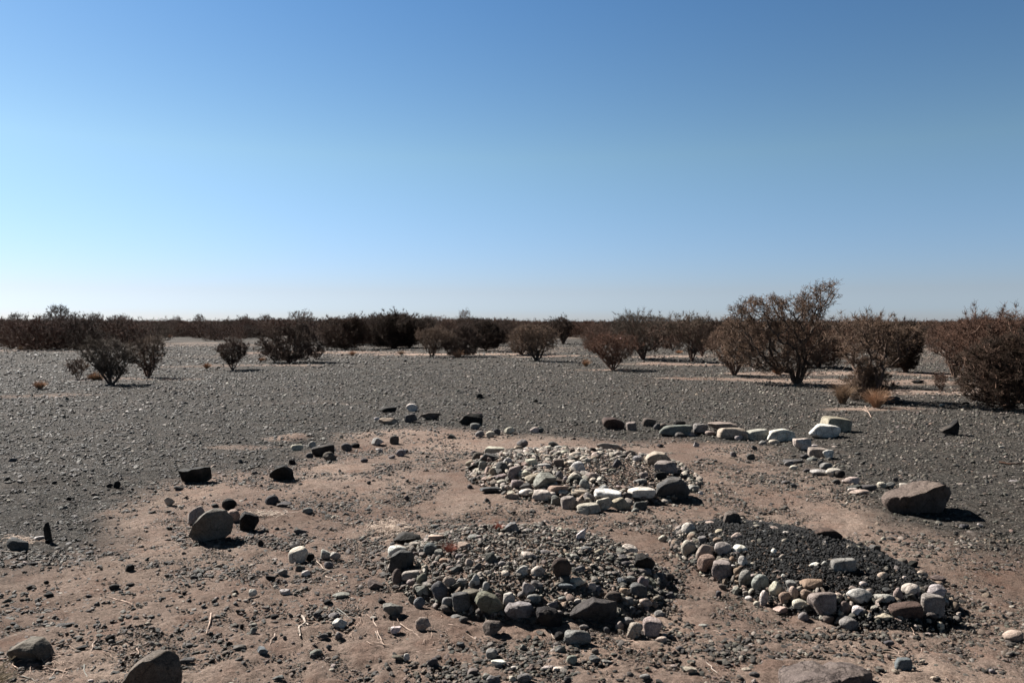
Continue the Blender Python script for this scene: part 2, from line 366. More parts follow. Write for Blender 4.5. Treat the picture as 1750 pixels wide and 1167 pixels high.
# ------------------------------------------------------------ stones: one line each: x, base y, width, height (in a crop), shape, colour, own name if it stands out
CROPS = {'farmound': (780, 720, 3.977), 'nearmound': (600, 870, 3.017), 'blackmound': (1140, 850, 3.365), 'row': (1000, 660, 3.5), 'east': (1400, 640, 3.647),
    'arc': (420, 660, 3.017), 'west': (0, 700, 2.917), 'corner': (0, 960, 2.917), 'front': (560, 1030, 2.917), 'southeast': (1150, 1000, 2.917)}
ZONE = {'farmound': 'far mound', 'nearmound': 'near mound', 'blackmound': 'black gravel mound', 'row': 'stone row', 'east': 'right side plain', 'arc': 'broken stone ring',
    'west': 'left side plain', 'corner': 'lower left soil', 'front': 'front soil', 'southeast': 'lower right soil'}
STONES = """
@blackmound
125 215 84 70 r cream whitish cobble at the top left corner of the black gravel mound
140 258 60 48 r orange
128 340 95 90 r cream pale egg stone with fine cracks on the left end
215 375 120 100 b pink
228 440 110 95 b orange tan pitted cobble bulging out of the left rim
318 490 125 100 b pink pinkish cobble split by a dark crease, left rim
318 345 110 85 a pale grey cracked wedge inside the left rim
420 325 95 50 f white
405 340 75 26 f brown
328 395 85 40 f pink
377 380 45 38 r orange
437 408 65 70 a white chalky white knobbly stone by the black gravel
405 465 55 55 r orange
452 525 85 95 a green greenish faceted stone leaning in the left rim
530 548 105 95 f grey smooth leaning oval disc stone in the front rim
630 588 95 90 r cream creamy white egg stone in the front rim
555 625 52 88 r cream narrow upright white tooth stone
733 600 60 80 r tan
680 620 75 65 r orange
713 540 75 55 r grey
803 600 85 62 r orange
828 545 135 70 a orange rough rusty orange slab on the front rim
765 658 95 60 r cream
657 668 85 42 a tan
783 712 68 55 r grey
905 698 180 128 b pink big blocky pink grey stone in the front rim
978 610 70 55 a tan
1020 685 62 78 r brown
930 728 70 55 r brown
1043 762 120 72 r grey smooth grey egg, frontmost of the black gravel mound
1105 700 105 65 a white angular white lump behind the grey egg
1100 627 160 88 r pale black speckled white cobble in the front rim
1125 520 48 35 r cream
1070 547 55 34 r pink
1165 567 60 42 r tan
1163 718 30 50 a green
1248 720 115 40 f tan
1245 620 138 60 f pale flat topped pale slab right of the speckled cobble
1370 710 200 90 b rust long dark rust block at the front right corner
1330 605 62 80 r pink
1400 572 115 70 r cream cream cobble with a dark dent near the right end
1260 560 65 38 r slate
1515 688 140 122 b pink large pinkish cobble at the right end of the mound
1540 597 135 95 a pale pale greenish angular stone at the far right end
1235 482 65 52 r tan
1363 477 50 27 r cream
1465 462 65 48 r tan
1485 492 50 30 r tan
1560 512 70 35 r orange
1555 487 90 38 r brown
1015 442 150 92 b green big greenish cobble sitting alone amid the black gravel
855 407 80 32 r white
905 397 45 32 r pale
612 337 35 42 f white
663 359 45 32 r pink
685 272 60 36 r pink
945 377 50 26 r brown
290 268 65 38 r orange
205 274 55 48 b grey
255 237 35 32 r grey
300 217 50 35 r tan
510 187 65 32 r pink
557 210 32 22 r white
400 247 70 45 r tan
315 142 36 40 r tan
245 162 65 30 r tan
1035 302 50 22 r orange
620 192 60 28 r tan
683 217 50 24 r white
740 222 90 22 f brown
810 205 50 34 a dark
1045 270 80 26 a slate
1190 312 70 42 a slate
490 402 45 28 r cream
380 412 35 24 r white
315 532 50 35 a brown
295 572 35 36 r slate
468 597 50 32 r pale
400 562 60 50 a grey
447 572 38 26 r cream
515 627 40 32 r cream
665 477 28 35 r white
1350 385 80 36 f brown
1410 400 60 40 a dark
@nearmound
240 250 105 66 r white whitish round cobble on the left rim of the near mound
240 398 60 84 r brown smooth brown upright cobble on the left rim
310 370 95 48 b pale
365 395 58 60 r olive
310 400 55 34 r pink
505 415 75 62 r tan round tan cobble among grey ones, front left rim
460 392 55 42 r brown
370 458 80 58 a green
460 482 85 94 r slate dark speckled ball shaped cobble in the front left rim
500 522 64 56 b green small green cube like stone on the front rim
570 542 100 86 b slate dark grey dome stone beside the green cube
620 467 110 38 f olive
700 512 90 12 f dark
815 512 65 70 b pale
765 497 45 55 r brown
735 655 110 84 a brown rough brown lump in front of the big oval
1165 705 145 84 a grey rough light grey rock lying in front of the mound
1075 677 52 42 r dark
1465 665 88 82 a pink left one of two pale rough stones, front right corner
1552 657 105 92 b pink right one of two pale rough stones, front right corner
1430 602 70 44 r grey
1515 512 75 46 r tan
1425 502 70 42 r grey
1345 487 92 58 r brown brown cobble behind the largest dark boulder
1385 624 44 46 r pink
1445 547 40 40 r blue
965 352 75 56 r cream cream capped cobble left of the upright fin
885 350 70 54 a pale
915 267 90 44 r cream flat cream cobble near the mound's crown
960 422 65 50 f grey
915 452 65 68 a pale
725 288 70 62 a slate
610 302 50 46 f tan
655 322 42 42 r slate
635 408 60 64 a pale
483 280 60 28 r orange small bright orange pebble on the left slope
415 238 85 62 a blue
455 252 50 44 r grey
330 197 50 34 r pale
290 182 150 62 a dark tilted black slab at the back left corner
440 172 90 42 a tan
580 215 70 46 a tan
915 124 45 26 r grey
830 167 50 24 f tan
760 100 40 20 a grey
640 160 80 30 f grey
1000 238 70 26 f green
1210 222 70 30 f grey
1280 236 60 30 f tan
1435 232 90 56 r cream cream topped cobble at the back right rim
1405 278 70 44 a slate
1420 300 60 34 r slate
1505 340 90 34 f grey
1505 407 60 58 r pink small mauve round cobble on the right rim
1485 458 90 70 b slate
1410 447 60 38 r orange
1245 432 46 50 r tan
1275 432 36 36 r blue
1170 402 90 44 r cream
1110 422 100 36 r blue
1395 395 50 38 r blue
1440 375 60 30 r grey
1180 330 60 36 r grey
945 497 76 50 f green
1090 480 50 26 r green
1040 520 60 40 a grey
700 440 40 60 f pale
125 412 90 46 a brown dark reddish rock just left of the near mound
233 567 44 24 r brown
370 632 85 72 a tan pale tan angular rock standing alone in front
235 642 60 36 a white
155 487 40 24 r dark
350 512 62 56 r blue
312 484 34 40 r grey
325 210 60 40 b pink
545 564 64 20 f grey
580 585 50 30 r slate
725 757 55 38 r grey
880 727 45 30 a brown
1320 642 34 34 r slate
1075 745 50 42 a grey
1608 170 52 38 r cream lone cream cobble between the two near mounds
1200 618 50 24 f grey
1590 560 60 40 a grey
1600 690 60 34 r tan
1640 460 60 36 a slate
1530 620 50 30 f pale
960 100 50 24 f grey
430 100 44 24 r grey
250 102 40 26 r grey
780 300 50 30 r grey
1080 200 60 24 f slate
1330 250 50 26 r green
540 330 70 36 a slate
575 400 60 40 a grey
1150 260 60 28 f grey
560 260 50 30 f green
@farmound
1045 215 190 70 a pink white rough slab along the back of the far mound
1180 247 75 56 a pink
1425 360 145 92 a pink pinkish white rock below the tan dome
1385 412 80 68 b dark
1258 545 170 80 b white long bright white block on the front right rim
1250 602 90 60 a slate
1215 617 56 28 a grey
1120 605 130 86 a tan smooth tan wedge on the front rim of the far mound
1005 607 110 88 a cream
1025 545 175 66 b white broad white slab in the front rim
900 628 150 74 b cream lowest cream stone, frontmost of the far mound
765 597 100 86 b pink grey pink blocky stone at the front
840 587 60 66 r tan
900 548 70 60 a pale
830 517 130 46 f tan
725 512 70 46 a pale
690 503 140 62 b orange salmon coloured block in the front rim
685 572 80 70 a grey
585 547 125 72 b cream
475 517 95 48 r white
480 472 85 46 a slate
380 527 100 42 a tan
235 490 150 48 a slate flat dark slab at the left foot of the far mound
335 477 60 42 r grey
600 467 155 106 a green greenish angular boulder in the front rim
520 427 110 64 r tan tan oval cobble left of centre
415 457 90 56 b pink
320 434 90 34 f cream
305 402 85 42 r pink
240 417 60 42 r orange
390 402 90 98 b pink pinkish knobbly stone left of the tan oval
313 357 82 80 r slate round dark grey ball stone on the left slope
250 377 50 60 r tan
215 367 46 60 r tan
180 345 60 72 b pale
110 345 65 54 r dark
90 312 60 48 r tan
230 277 145 62 a slate smooth dark slate slab on the left rim
150 277 85 68 r brown
265 232 135 64 b cream cream and pink slab on the back left rim
448 177 75 54 r grey grey dome stone at the back left
120 227 44 28 r grey
470 397 90 62 r cream
825 352 95 80 a white pointed white wedge near the middle
920 412 105 62 r pink pinkish oval cobble beside the dark gravel
870 472 70 76 r green green grey upright cobble near the front rim
800 412 85 62 a cream
1000 482 80 44 a grey
700 322 65 66 b brown
625 367 45 36 r pink
515 317 80 62 r cream
600 322 90 36 f pale
740 232 55 36 r cream
800 247 90 44 f cream
865 267 60 32 r cream
925 222 55 44 r dark
660 172 70 36 a slate
1090 322 60 70 a slate
1275 392 60 48 b pink
1250 427 90 34 r grey
1325 442 40 28 r tan
1610 482 80 50 a green
1660 500 30 26 a white
370 220 50 40 r grey
420 200 60 36 r tan
490 205 60 32 f pale
610 200 60 30 r pale
700 200 70 36 f pale
780 200 50 26 r grey
850 205 70 30 r green
520 250 60 34 f pale
610 260 80 36 r tan
440 250 60 36 r grey
350 300 60 50 r pale
560 380 60 30 r tan
700 400 50 60 r grey
770 300 60 30 r cream
980 240 70 40 r cream
1100 245 80 44 a pink
1010 350 60 36 r tan
1240 280 70 50 r pale
1060 355 50 32 b olive
700 425 60 30 r brown
745 415 36 40 r pale
1180 470 50 30 r slate
1160 535 60 50 a slate
@row
278 266 60 54 b pink
380 240 75 50 b brown brown block behind the left part of the row
430 262 42 40 r slate
465 262 50 40 r brown
540 300 190 68 b green long wavy grey green slab in the row
565 240 70 34 a dark
690 285 100 62 b green
825 272 180 60 a pink long pinkish slab behind the middle of the row
880 320 170 76 b tan low tan slab in the middle of the row
745 295 55 27 r pink
565 305 66 30 f slate
635 300 40 24 r pale
918 325 46 32 r pale
1030 322 160 62 b pale pale greenish topped slab right of the row's middle
1165 330 160 76 b white whitish block at the right end of the stone row
1063 350 45 27 r grey
1128 350 65 32 r cream
1290 385 110 76 a cream cream and rusty rock where the row turns
1365 365 50 17 r pale
1390 425 110 60 b pink
1455 435 60 58 a white
1358 446 60 24 f grey
1310 435 50 30 a slate
1240 462 115 27 f slate
1218 480 55 36 r grey
1245 497 45 25 r cream
1420 310 170 84 b white big white block standing apart beyond the row
1497 272 165 90 b tan tan topped block behind the big white block
1408 476 32 32 r slate
1440 497 65 42 r grey
1405 532 115 38 f pale
1485 542 85 52 r cream
1520 547 60 46 r dark
1595 585 85 44 r cream
1560 580 50 24 r pink
1690 622 100 36 f slate
1610 618 80 28 f slate
1640 650 110 32 f tan
1600 632 60 24 r cream
888 422 36 30 b grey
990 440 50 38 a slate
1008 382 36 28 a slate
665 362 36 32 a pale
450 365 40 22 a slate
1325 515 40 24 r slate
1200 585 50 24 r slate
1245 605 36 26 r slate
1500 585 50 30 a slate
@east
390 706 56 38 r cream
445 706 60 36 r grey
530 710 66 34 r cream
455 180 88 44 b slate dark rock tucked behind the right tussock
900 958 70 30 a slate
1000 950 40 24 a cream
610 56 100 22 a dark flat dark stone on the soil behind the tussocks
915 186 40 16 r dark
765 198 36 16 r pale
240 500 40 16 r slate
1210 672 60 14 f grey
1135 458 34 14 r pale
475 668 40 28 a slate
@arc
735 135 92 30 b dark flat black stone, leftmost of the far ring
857 130 60 42 a white white knob behind the far ring
735 197 105 34 a tan tan wedge at the near left of the far ring
675 175 30 16 f white
852 187 66 46 b slate
952 173 115 38 a brown low brown and black slab of the far ring
1160 202 130 66 a dark large black lumpy stone of the far ring
1180 160 80 26 b pink tan stone resting on the black lumpy stone
1185 222 56 34 r grey
1208 262 50 32 r grey
1262 263 52 32 r cream
1292 250 42 30 r slate
1360 245 56 34 r cream
1488 240 50 30 r cream
1520 240 38 26 r slate
1060 270 45 24 a slate
265 332 66 34 r cream
342 318 40 36 r pale
402 363 125 62 b dark wide black stone of the near ring
330 370 40 27 r slate
430 385 70 48 r brown brown capped cobble in front of the wide black stone
520 335 60 42 r slate
565 318 46 26 r dark
683 306 70 42 a pale
765 299 48 44 b brown
800 362 52 36 r grey
688 342 40 24 a pale
825 346 30 22 r slate
755 374 36 20 r grey
610 392 40 22 f slate
240 405 34 32 b dark
138 612 75 50 r slate round dark cobble below the black pyramid
200 622 80 26 f slate
322 655 55 30 r green
1205 62 34 24 r dark
1495 83 28 16 r dark
1155 527 30 22 r slate
953 524 24 16 r slate
635 505 22 18 r slate
830 588 30 26 a slate
1245 600 30 26 a slate
@west
585 390 36 36 r dark
548 390 30 24 a dark
350 450 40 18 a dark
842 482 54 48 a tan small wedge stone with a sunlit face behind the grey boulder
978 572 92 92 a pink jagged pinkish stone behind the grey boulder
1145 500 75 58 r dark dark cobble behind the boulder group
1168 562 72 66 r tan smooth tan stone touching the black block
1070 487 36 20 r slate
90 706 115 70 a slate dark rock with a sunlit top at the left edge
195 655 62 26 a pale
645 812 45 42 r dark
1485 766 92 84 b cream yellow cream stone on the soil left of the near mound
1628 748 62 52 a pale
1672 752 54 44 a pale
1300 684 36 38 a dark
1350 852 60 28 a dark
1408 832 48 38 a green
1500 622 62 32 a slate
1470 700 60 30 r dark
1545 755 50 42 r dark
1500 808 50 36 a slate
1525 832 46 32 r white
1640 790 50 34 f grey
165 777 44 18 r dark
890 402 50 22 a slate
1270 322 30 18 r slate
65 260 40 22 a slate
1200 268 30 22 a slate
605 757 36 16 r slate
1570 690 24 12 r dark
@corner
570 138 52 28 r dark
650 121 42 16 r dark
247 180 56 32 a dark
155 132 50 20 a dark
232 112 26 20 r dark
1420 166 56 34 a pale
1262 172 40 36 a white
1692 332 78 52 a white sharp white shard on the soil at lower left centre
1665 282 56 28 r green
1637 222 52 32 r dark
1196 442 72 28 a slate
1310 467 66 42 a blue bluish white dimpled pebble by a thin stick
1575 467 62 30 f green
550 397 46 34 a dark
935 510 72 32 a slate
1370 287 42 26 r dark
452 600 26 16 a white
1265 360 44 34 a green
920 162 26 16 r dark
1640 435 30 22 r slate
1610 385 60 30 a slate
1690 385 40 36 a grey
1700 180 90 26 f grey
320 325 80 20 f slate
410 440 60 22 a dark
1390 590 60 24 a slate
1580 278 40 28 a slate
@front
820 284 60 54 r grey round grey pebble standing on the front soil
850 322 76 38 a white
525 322 62 48 a slate
1220 307 56 44 r green round green pebble on the front soil
1330 302 62 38 r slate
980 400 78 48 r grey
825 402 72 38 a green
925 397 40 36 a cream
1160 250 60 36 a olive
1150 340 66 24 a cream
1100 337 70 26 a cream
395 286 32 34 a white
350 286 64 26 r olive
725 364 62 34 b brown
795 392 56 38 a green
1195 400 40 30 r slate
1580 382 60 28 r green
970 236 40 30 a pale
665 220 40 24 a slate
1335 256 36 26 r brown
1390 304 56 20 r green
975 290 46 18 r green
930 332 36 18 r pale
@southeast
1145 427 82 64 b blue bluish stone with white face on the lower right soil
1700 282 96 54 r tan tan cobble at the right edge of the picture
1075 302 52 28 r slate
85 444 72 38 a tan
405 458 54 26 r slate
148 208 42 16 r pale
248 256 40 22 a slate
632 346 26 14 r slate
860 358 40 20 r slate
35 330 46 26 a slate
1245 390 32 22 a tan
1300 470 32 18 r tan
72 212 34 24 r slate
365 432 50 22 r tan
1590 436 34 18 r grey
"""
# stones with their own outline in the photo: crop, name, colour, depth as share of width, points, roughness
HEROES = [
 ('east', 'boulder', 'very large pinkish brown wedge shaped boulder lying alone at right of the mounds', 'brown', .8, [(410,800),(428,772),(500,735),(600,700),(700,666),(800,670),(835,692),(888,760),(862,805),(795,878),(690,897),(470,882),(425,850)], .04),
 ('west', 'boulder', 'large grey rounded boulder at left with one sunlit side and a black shaded face', 'olive', .85, [(942,625),(965,560),(1020,510),(1060,488),(1110,500),(1150,550),(1160,600),(1140,650),(1040,672),(960,655)], .016),
 ('west', 'boulder', 'upright black block beside the large grey boulder, a tan edge on its top', 'dark', .8, [(1196,600),(1195,515),(1215,503),(1285,530),(1288,560),(1262,608),(1220,610)], .02),
 ('arc', 'boulder', 'black pyramid shaped rock standing alone left of the stone rings', 'dark', .8, [(120,470),(122,448),(170,412),(200,405),(235,430),(245,485),(180,492)], .02),
 ('west', 'boulder', 'black hollowed stone with a raised notched rim on the left gravel', 'dark', .75, [(908,360),(893,285),(905,280),(918,300),(965,290),(1020,285),(1042,285),(1046,352),(1010,370),(940,370)], .02),
 ('east', 'boulder', 'dark green pointed rock standing alone on the gravel at far right', 'dark', .7, [(762,352),(800,325),(835,300),(855,283),(880,295),(892,375),(850,382),(790,372)], .02),
 ('farmound', 'boulder', 'large dark angular boulder at the right end of the far mound', 'slate', .8, [(1355,510),(1362,440),(1440,385),(1520,380),(1570,425),(1610,490),(1600,545),(1480,550),(1370,530)], .02),
 ('farmound', 'boulder', 'large smooth tan dome stone at the back right of the far mound', 'tan', .8, [(1280,260),(1300,225),(1350,197),(1410,205),(1455,250),(1470,300),(1380,315),(1300,300)], .008),
 ('nearmound', 'boulder', 'broad black angular boulder with a sunlit left flank on the near mound', 'slate', .8, [(190,335),(205,250),(255,215),(310,232),(345,270),(325,320),(240,332),(205,345)], .02),
 ('nearmound', 'boulder', 'big smooth oval olive boulder in the front rim of the near mound', 'olive', .62, [(635,490),(650,455),(690,445),(745,470),(790,520),(780,562),(720,570),(665,545)], .008),
 ('nearmound', 'boulder', 'rough light grey lumpy boulder in front of the near mound, pitted', 'grey', .8, [(790,540),(810,505),(870,498),(930,505),(950,550),(935,588),(850,598),(805,570)], .025),
 ('nearmound', 'boulder', 'coarse black boulder between the pitted grey one and the largest one', 'dark', .8, [(945,560),(955,520),(1000,510),(1060,530),(1105,580),(1100,618),(1030,628),(965,605)], .03),
 ('nearmound', 'boulder', 'largest dark brown boulder sloping up at the front of the near mound', 'char', .6, [(1112,590),(1125,550),(1190,500),(1250,462),(1320,480),(1385,500),(1392,570),(1350,608),(1250,606),(1150,595)], .02),
 ('nearmound', 'stone', 'thin brown stone fin standing upright in the middle of the near mound', 'rust', .45, [(1030,300),(1045,265),(1080,250),(1115,260),(1140,300),(1125,350),(1100,378),(1060,370)], .012),
 ('nearmound', 'stone', 'grey dome stone standing at the back edge of the near mound', 'grey', .8, [(785,130),(795,90),(820,65),(850,68),(868,110),(865,130)], .008),
 ('nearmound', 'stone', 'white pointed triangular stone standing at the back edge of the near mound', 'white', .5, [(1160,162),(1162,130),(1185,110),(1215,95),(1212,130),(1190,168)], .012),
 ('nearmound', 'boulder', 'black angular boulder at the right end of the near mound', 'dark', .8, [(1460,290),(1470,240),(1505,225),(1550,255),(1575,290),(1555,335),(1500,330)], .02),
 ('nearmound', 'stone', 'green grey slate chunk with a dark broken end left of the near mound', 'green', .6, [(165,520),(160,495),(200,485),(270,510),(262,545),(205,558)], .02),
 ('blackmound', 'boulder', 'dark brown angular chunk at the back left corner of the black gravel', 'brown', .8, [(325,140),(335,85),(370,70),(410,85),(440,130),(430,165),(360,160)], .02),
 ('blackmound', 'boulder', 'dark purple slab leaning on the back of the black gravel mound', 'rust', .5, [(850,200),(880,170),(940,170),(1000,200),(1045,248),(980,245),(900,230)], .01),
 ('row', 'boulder', 'dark brown boulder at the left end of the stone row', 'rust', .8, [(98,205),(110,185),(160,185),(215,200),(250,235),(240,262),(140,258),(110,240)], .015),
 ('corner', 'boulder', 'smooth olive brown boulder half sunk at the lower left corner', 'olive', .8, [(38,445),(70,405),(130,372),(190,378),(225,420),(255,495),(170,508),(80,490)], .008),
 ('corner', 'boulder', 'tall reddish brown boulder cut off by the bottom edge at lower left', 'brown', .7, [(560,700),(600,600),(670,500),(740,445),(820,442),(880,480),(890,600),(880,700)], .012),
 ('southeast', 'boulder', 'broad dark cracked boulder rising at the bottom edge right of centre', 'brown', .7, [(540,560),(560,450),(640,400),(740,380),(800,395),(860,376),(960,395),(1030,450),(1050,560)], .05),
 ('west', 'stone', 'thin black shard standing upright near the left edge', 'dark', .6, [(225,660),(218,590),(228,560),(240,555),(250,600),(262,668)], .02),
]
STONE_OBJS = []
def add_stone(name, V, F, x, y, z, colour, rng, label, zone, hero):
    me = mesh_np(name, V, F, M_ROCK)
    o = link(name, me, (x, y, z))
    c = np.array(COLS[colour])*rng.uniform(.85, 1.12)*(1+rng.uniform(-.05, .05, 3))
    o.color = (*c, 1)
    STONE_OBJS.append(dict(o=o, colour=colour, zone=zone, label=label, hero=hero, shape=None))
    return STONE_OBJS[-1]
rng = np.random.default_rng(11)
for crop, name, label, colour, dep, pts, rough in HEROES:
    ox, oy, sc = CROPS[crop]
    P = np.array([(ox+a/sc, oy+b/sc) for a, b in pts])
    bx, by = (P[:, 0].min()+P[:, 0].max())/2, P[:, 1].max()
    if by > 1167: x, y = flat(bx, by)
    else: x, y = hit(bx, by)
    k = y/FPX; w = (P[:, 0].max()-P[:, 0].min())*k
    d = dep*w
    tilt = math.atan2(CAMH, y)                       # what is seen above the base is partly the top face
    hv = (P[:, 1].max()-P[:, 1].min())*k
    hz = max(.5*hv, hv-.38*d*math.sin(tilt)*1.0)/math.cos(tilt)
    Q = [((a-bx)*k, (by-b)*k*hz/hv) for a, b in P]
    V, F = outline_shape(Q, rng, d, 6 if w > .3 else 5, rough, lean=.4 if 'smooth' in label or 'dome' in label else .6, facet=not ('smooth' in label or 'dome' in label or 'fin' in label), side=.28 if 'sunlit' in label else .66)
    V[:, 2] -= (.38 if 'bottom edge right' in label else .2 if 'half sunk' in label else .05)*hz
    y2 = y+.36*d
    e = add_stone(name, V, F, x*y2/y, y2, float(min(H(x*y2/y, y2), H(x, y)+.05)), colour, rng, label, crop, True)
    e['px'] = (bx, P[:, 1].mean(), w)
crop = None
for ln in STONES.strip().split('\n'):
    if ln.startswith('@'): crop = ln[1:]; ox, oy, sc = CROPS[crop]; continue
    f = ln.split(' ', 6); cx, yb, w, h = map(float, f[:4]); shape, colour = f[4], f[5]; label = f[6] if len(f) > 6 else None
    bx, by = ox+cx/sc, oy+yb/sc
    x, y = hit(bx, by); k = y/FPX
    W_, H_ = w/sc*k*1.04, h/sc*k
    tilt = math.atan2(CAMH, y)
    W_ *= .95; D_ = W_*rng.uniform(.58, .8); W_ *= .95 if crop == 'blackmound' else 1.1 if crop in ('row', 'farmound') else 1
    if H_ > W_*1.15: D_ = W_*.8
    hz = max(.42*H_, H_-.5*D_*math.sin(tilt))/math.cos(tilt)*1.04
    sub = 5 if W_ > .16 else (4 if W_ > .045 else 3)
    V, F = rock_shape(shape, rng, sub)
    rz = rng.uniform(-.5, .5) if H_ < W_*1.15 else 0
    V = V*np.array([W_, D_, hz*1.12]); V[:, 2] -= .12*hz
    # lean a little
    a = rng.uniform(-.14, .14); ca, sa = math.cos(a), math.sin(a)
    V = np.stack([V[:, 0]*ca-V[:, 2]*sa, V[:, 1], V[:, 0]*sa+V[:, 2]*ca], -1)
    y2 = y+.4*D_
    X = x*y2/y
    big = W_ > .3
    e = add_stone('boulder' if big else 'stone' if W_ > .09 else 'pebble', V, F, X, y2, float(min(H(X, y2), H(x, y)+.03)), colour, rng, label, crop, bool(label))
    e['o'].rotation_euler[2] = rz*.5
    e['shape'] = shape; e['px'] = (bx, by-h/sc/2, W_)
# labels: named ones as written; the others by what they look like and the named stone they lie next to
SHP = dict(r='rounded', f='flat', b='blocky', a='angular')
named = [e for e in STONE_OBJS if e['hero']]
SHORT = {}
def short(l):
    for cut in (' standing', ' lying', ' leaning', ' sitting', ' resting', ' bulging', ' on the', ' in the', ' at ', ' with ', ' of the', ' along ', ' beside', ' near ', ' behind', ' between', ' half', ' cut off', ' rising', ' by ', ' beyond', ' just', ' tucked', ' where', ' split', ' among', ' amid', ' left of', ' right of', ' inside', ' touching', ' below', ' of ', ' in front', ','):
        k = l.find(cut)
        if k > 12: l = l[:k]
    return l
used = set()
def size_word(w): return 'tiny' if w < .05 else 'small' if w < .09 else 'medium' if w < .16 else 'larger'
for e in STONE_OBJS:
    if e['hero']:
        lab = e['label']; used.add(lab); cat = 'boulder' if e['o'].name.startswith('boulder') else 'stone'
    else:
        px, py, w = e['px']; lab = None
        cand = sorted(named, key=lambda q: (q['px'][0]-px)**2+(1.5*(q['px'][1]-py))**2)[:5]
        for q in cand:
            dx, dy = px-q['px'][0], py-q['px'][1]
            rels = ['left of' if dx < 0 else 'right of', 'behind' if dy < 0 else 'in front of']
            if abs(dy)*1.6 > abs(dx): rels.reverse()
            for rel in rels:
                l = f"{size_word(w)} {CNAME[e['colour']]} {SHP[e['shape']]} stone {rel} the {short(q['label'])}"
                if l not in used and len(l.split()) <= 16: lab = l; break
            if lab: break
        if lab is None: lab = f"{size_word(w)} {CNAME[e['colour']]} {SHP[e['shape']]} stone of the {ZONE[e['zone']]}"
        used.add(lab); cat = 'stone'
    tag(e['o'], lab, cat, 'stones of the '+ZONE[e['zone']])
print('stones', len(STONE_OBJS), 'labels', len(used))

# ------------------------------------------------------------ gravel: uncountable small stones, scattered by geometry nodes
PEB = bpy.data.collections.new('pebble_shapes')
prng = np.random.default_rng(5)
NP = 18
for i in range(NP):
    V, F = rock_shape('arfaab'[i % 6], prng, 2)
    V[:, 2] -= .5
    V *= np.array([1, prng.uniform(.6, .9), prng.uniform(.3, .62)])
    o = bpy.data.objects.new('pebble_shape', mesh_np('pebble_shape', V, F, M_PEB, smooth=(i % 6 in (1, 2, 5)))); PEB.objects.link(o)
def scatter(name, P, scl, rot, tint, label):
    n = len(P)
    me = bpy.data.meshes.new(name); me.vertices.add(n); me.vertices.foreach_set('co', np.asarray(P, np.float32).ravel())
    for nm, typ, arr, key in (('scl', 'FLOAT', scl, 'value'), ('rot', 'FLOAT_VECTOR', rot, 'vector'), ('tint', 'FLOAT_VECTOR', tint, 'vector'), ('pick', 'INT', prng.integers(0, NP, n), 'value')):
        a = me.attributes.new(nm, typ, 'POINT'); a.data.foreach_set(key, np.asarray(arr, np.int32 if typ == 'INT' else np.float32).ravel())
    me.materials.append(M_PEB)
    o = link(name, me); tag(o, label, 'gravel', kind='stuff')
    g = bpy.data.node_groups.new('scatter_'+name, 'GeometryNodeTree')
    g.interface.new_socket('Geometry', in_out='INPUT', socket_type='NodeSocketGeometry'); g.interface.new_socket('Geometry', in_out='OUTPUT', socket_type='NodeSocketGeometry')
    L = g.links.new; nn = g.nodes.new
    gi, go, ip, ci = nn('NodeGroupInput'), nn('NodeGroupOutput'), nn('GeometryNodeInstanceOnPoints'), nn('GeometryNodeCollectionInfo')
    ci.inputs['Collection'].default_value = PEB; ci.inputs['Separate Children'].default_value = True
    def att(nm, typ):
        a = nn('GeometryNodeInputNamedAttribute'); a.data_type = typ; a.inputs['Name'].default_value = nm; return a.outputs['Attribute']
    L(gi.outputs[0], ip.inputs['Points']); L(ci.outputs[0], ip.inputs['Instance']); ip.inputs['Pick Instance'].default_value = True
    L(att('pick', 'INT'), ip.inputs['Instance Index']); L(att('scl', 'FLOAT'), ip.inputs['Scale'])
    e = nn('FunctionNodeEulerToRotation'); L(att('rot', 'FLOAT_VECTOR'), e.inputs[0]); L(e.outputs[0], ip.inputs['Rotation'])
    L(ip.outputs[0], go.inputs[0])
    md = o.modifiers.new('scatter', 'NODES'); md.node_group = g
    return o
PAL = np.array([(0.0620, 0.0566, 0.0484), (0.1002, 0.0903, 0.0771), (0.0372, 0.0337, 0.0287), (0.1755, 0.1585, 0.1361), (0.0830, 0.0806, 0.0672), (0.1164, 0.0895, 0.0713), (0.3005, 0.2667, 0.2263), (0.1841, 0.1391, 0.1074), (0.0210, 0.0186, 0.0164)])
def tints(n, w):
    w = np.array(w, float); w /= w.sum()
    c = PAL[prng.choice(len(PAL), n, p=w)]
    return c*prng.uniform(.75, 1.25, (n, 1))*prng.uniform(.95, 1.05, (n, 3))
def spots(n, r0, r1, half):
    r = np.sqrt(prng.uniform(r0*r0, r1*r1, n)); a = prng.uniform(-half, half, n)
    return r*np.sin(a), r*np.cos(a)
def lay(x, y, size, sink=.12):
    z = H(x, y)+size*.17-size*sink*.5
    return np.stack([x, y, z], -1)
def rots(n, t=.38): return np.stack([prng.normal(0, t, n), prng.normal(0, t, n), prng.uniform(0, 6.28, n)], -1)
def field(r0, r1, dens, smin, smax, power, soilk, half=math.radians(41)):
    n = int(dens*half*(r1*r1-r0*r0)); x, y = spots(n, r0, r1, half)
    s = soil(x, y); cl = np.clip(.5+1.3*fbm(x/.45, y/.45, 0, 90, 3), 0, 1)
    keep = prng.random(n) < (1-s)*(.55+.45*cl) + s*soilk*cl**1.5*1.6
    for m in MOUNDS: keep &= mound_r(m, x, y) > .97
    x, y, s = x[keep], y[keep], s[keep]; n = len(x)
    sz = smin*(1-prng.random(n)*(1-(smin/smax)**power))**(-1/power)
    return x, y, sz, s
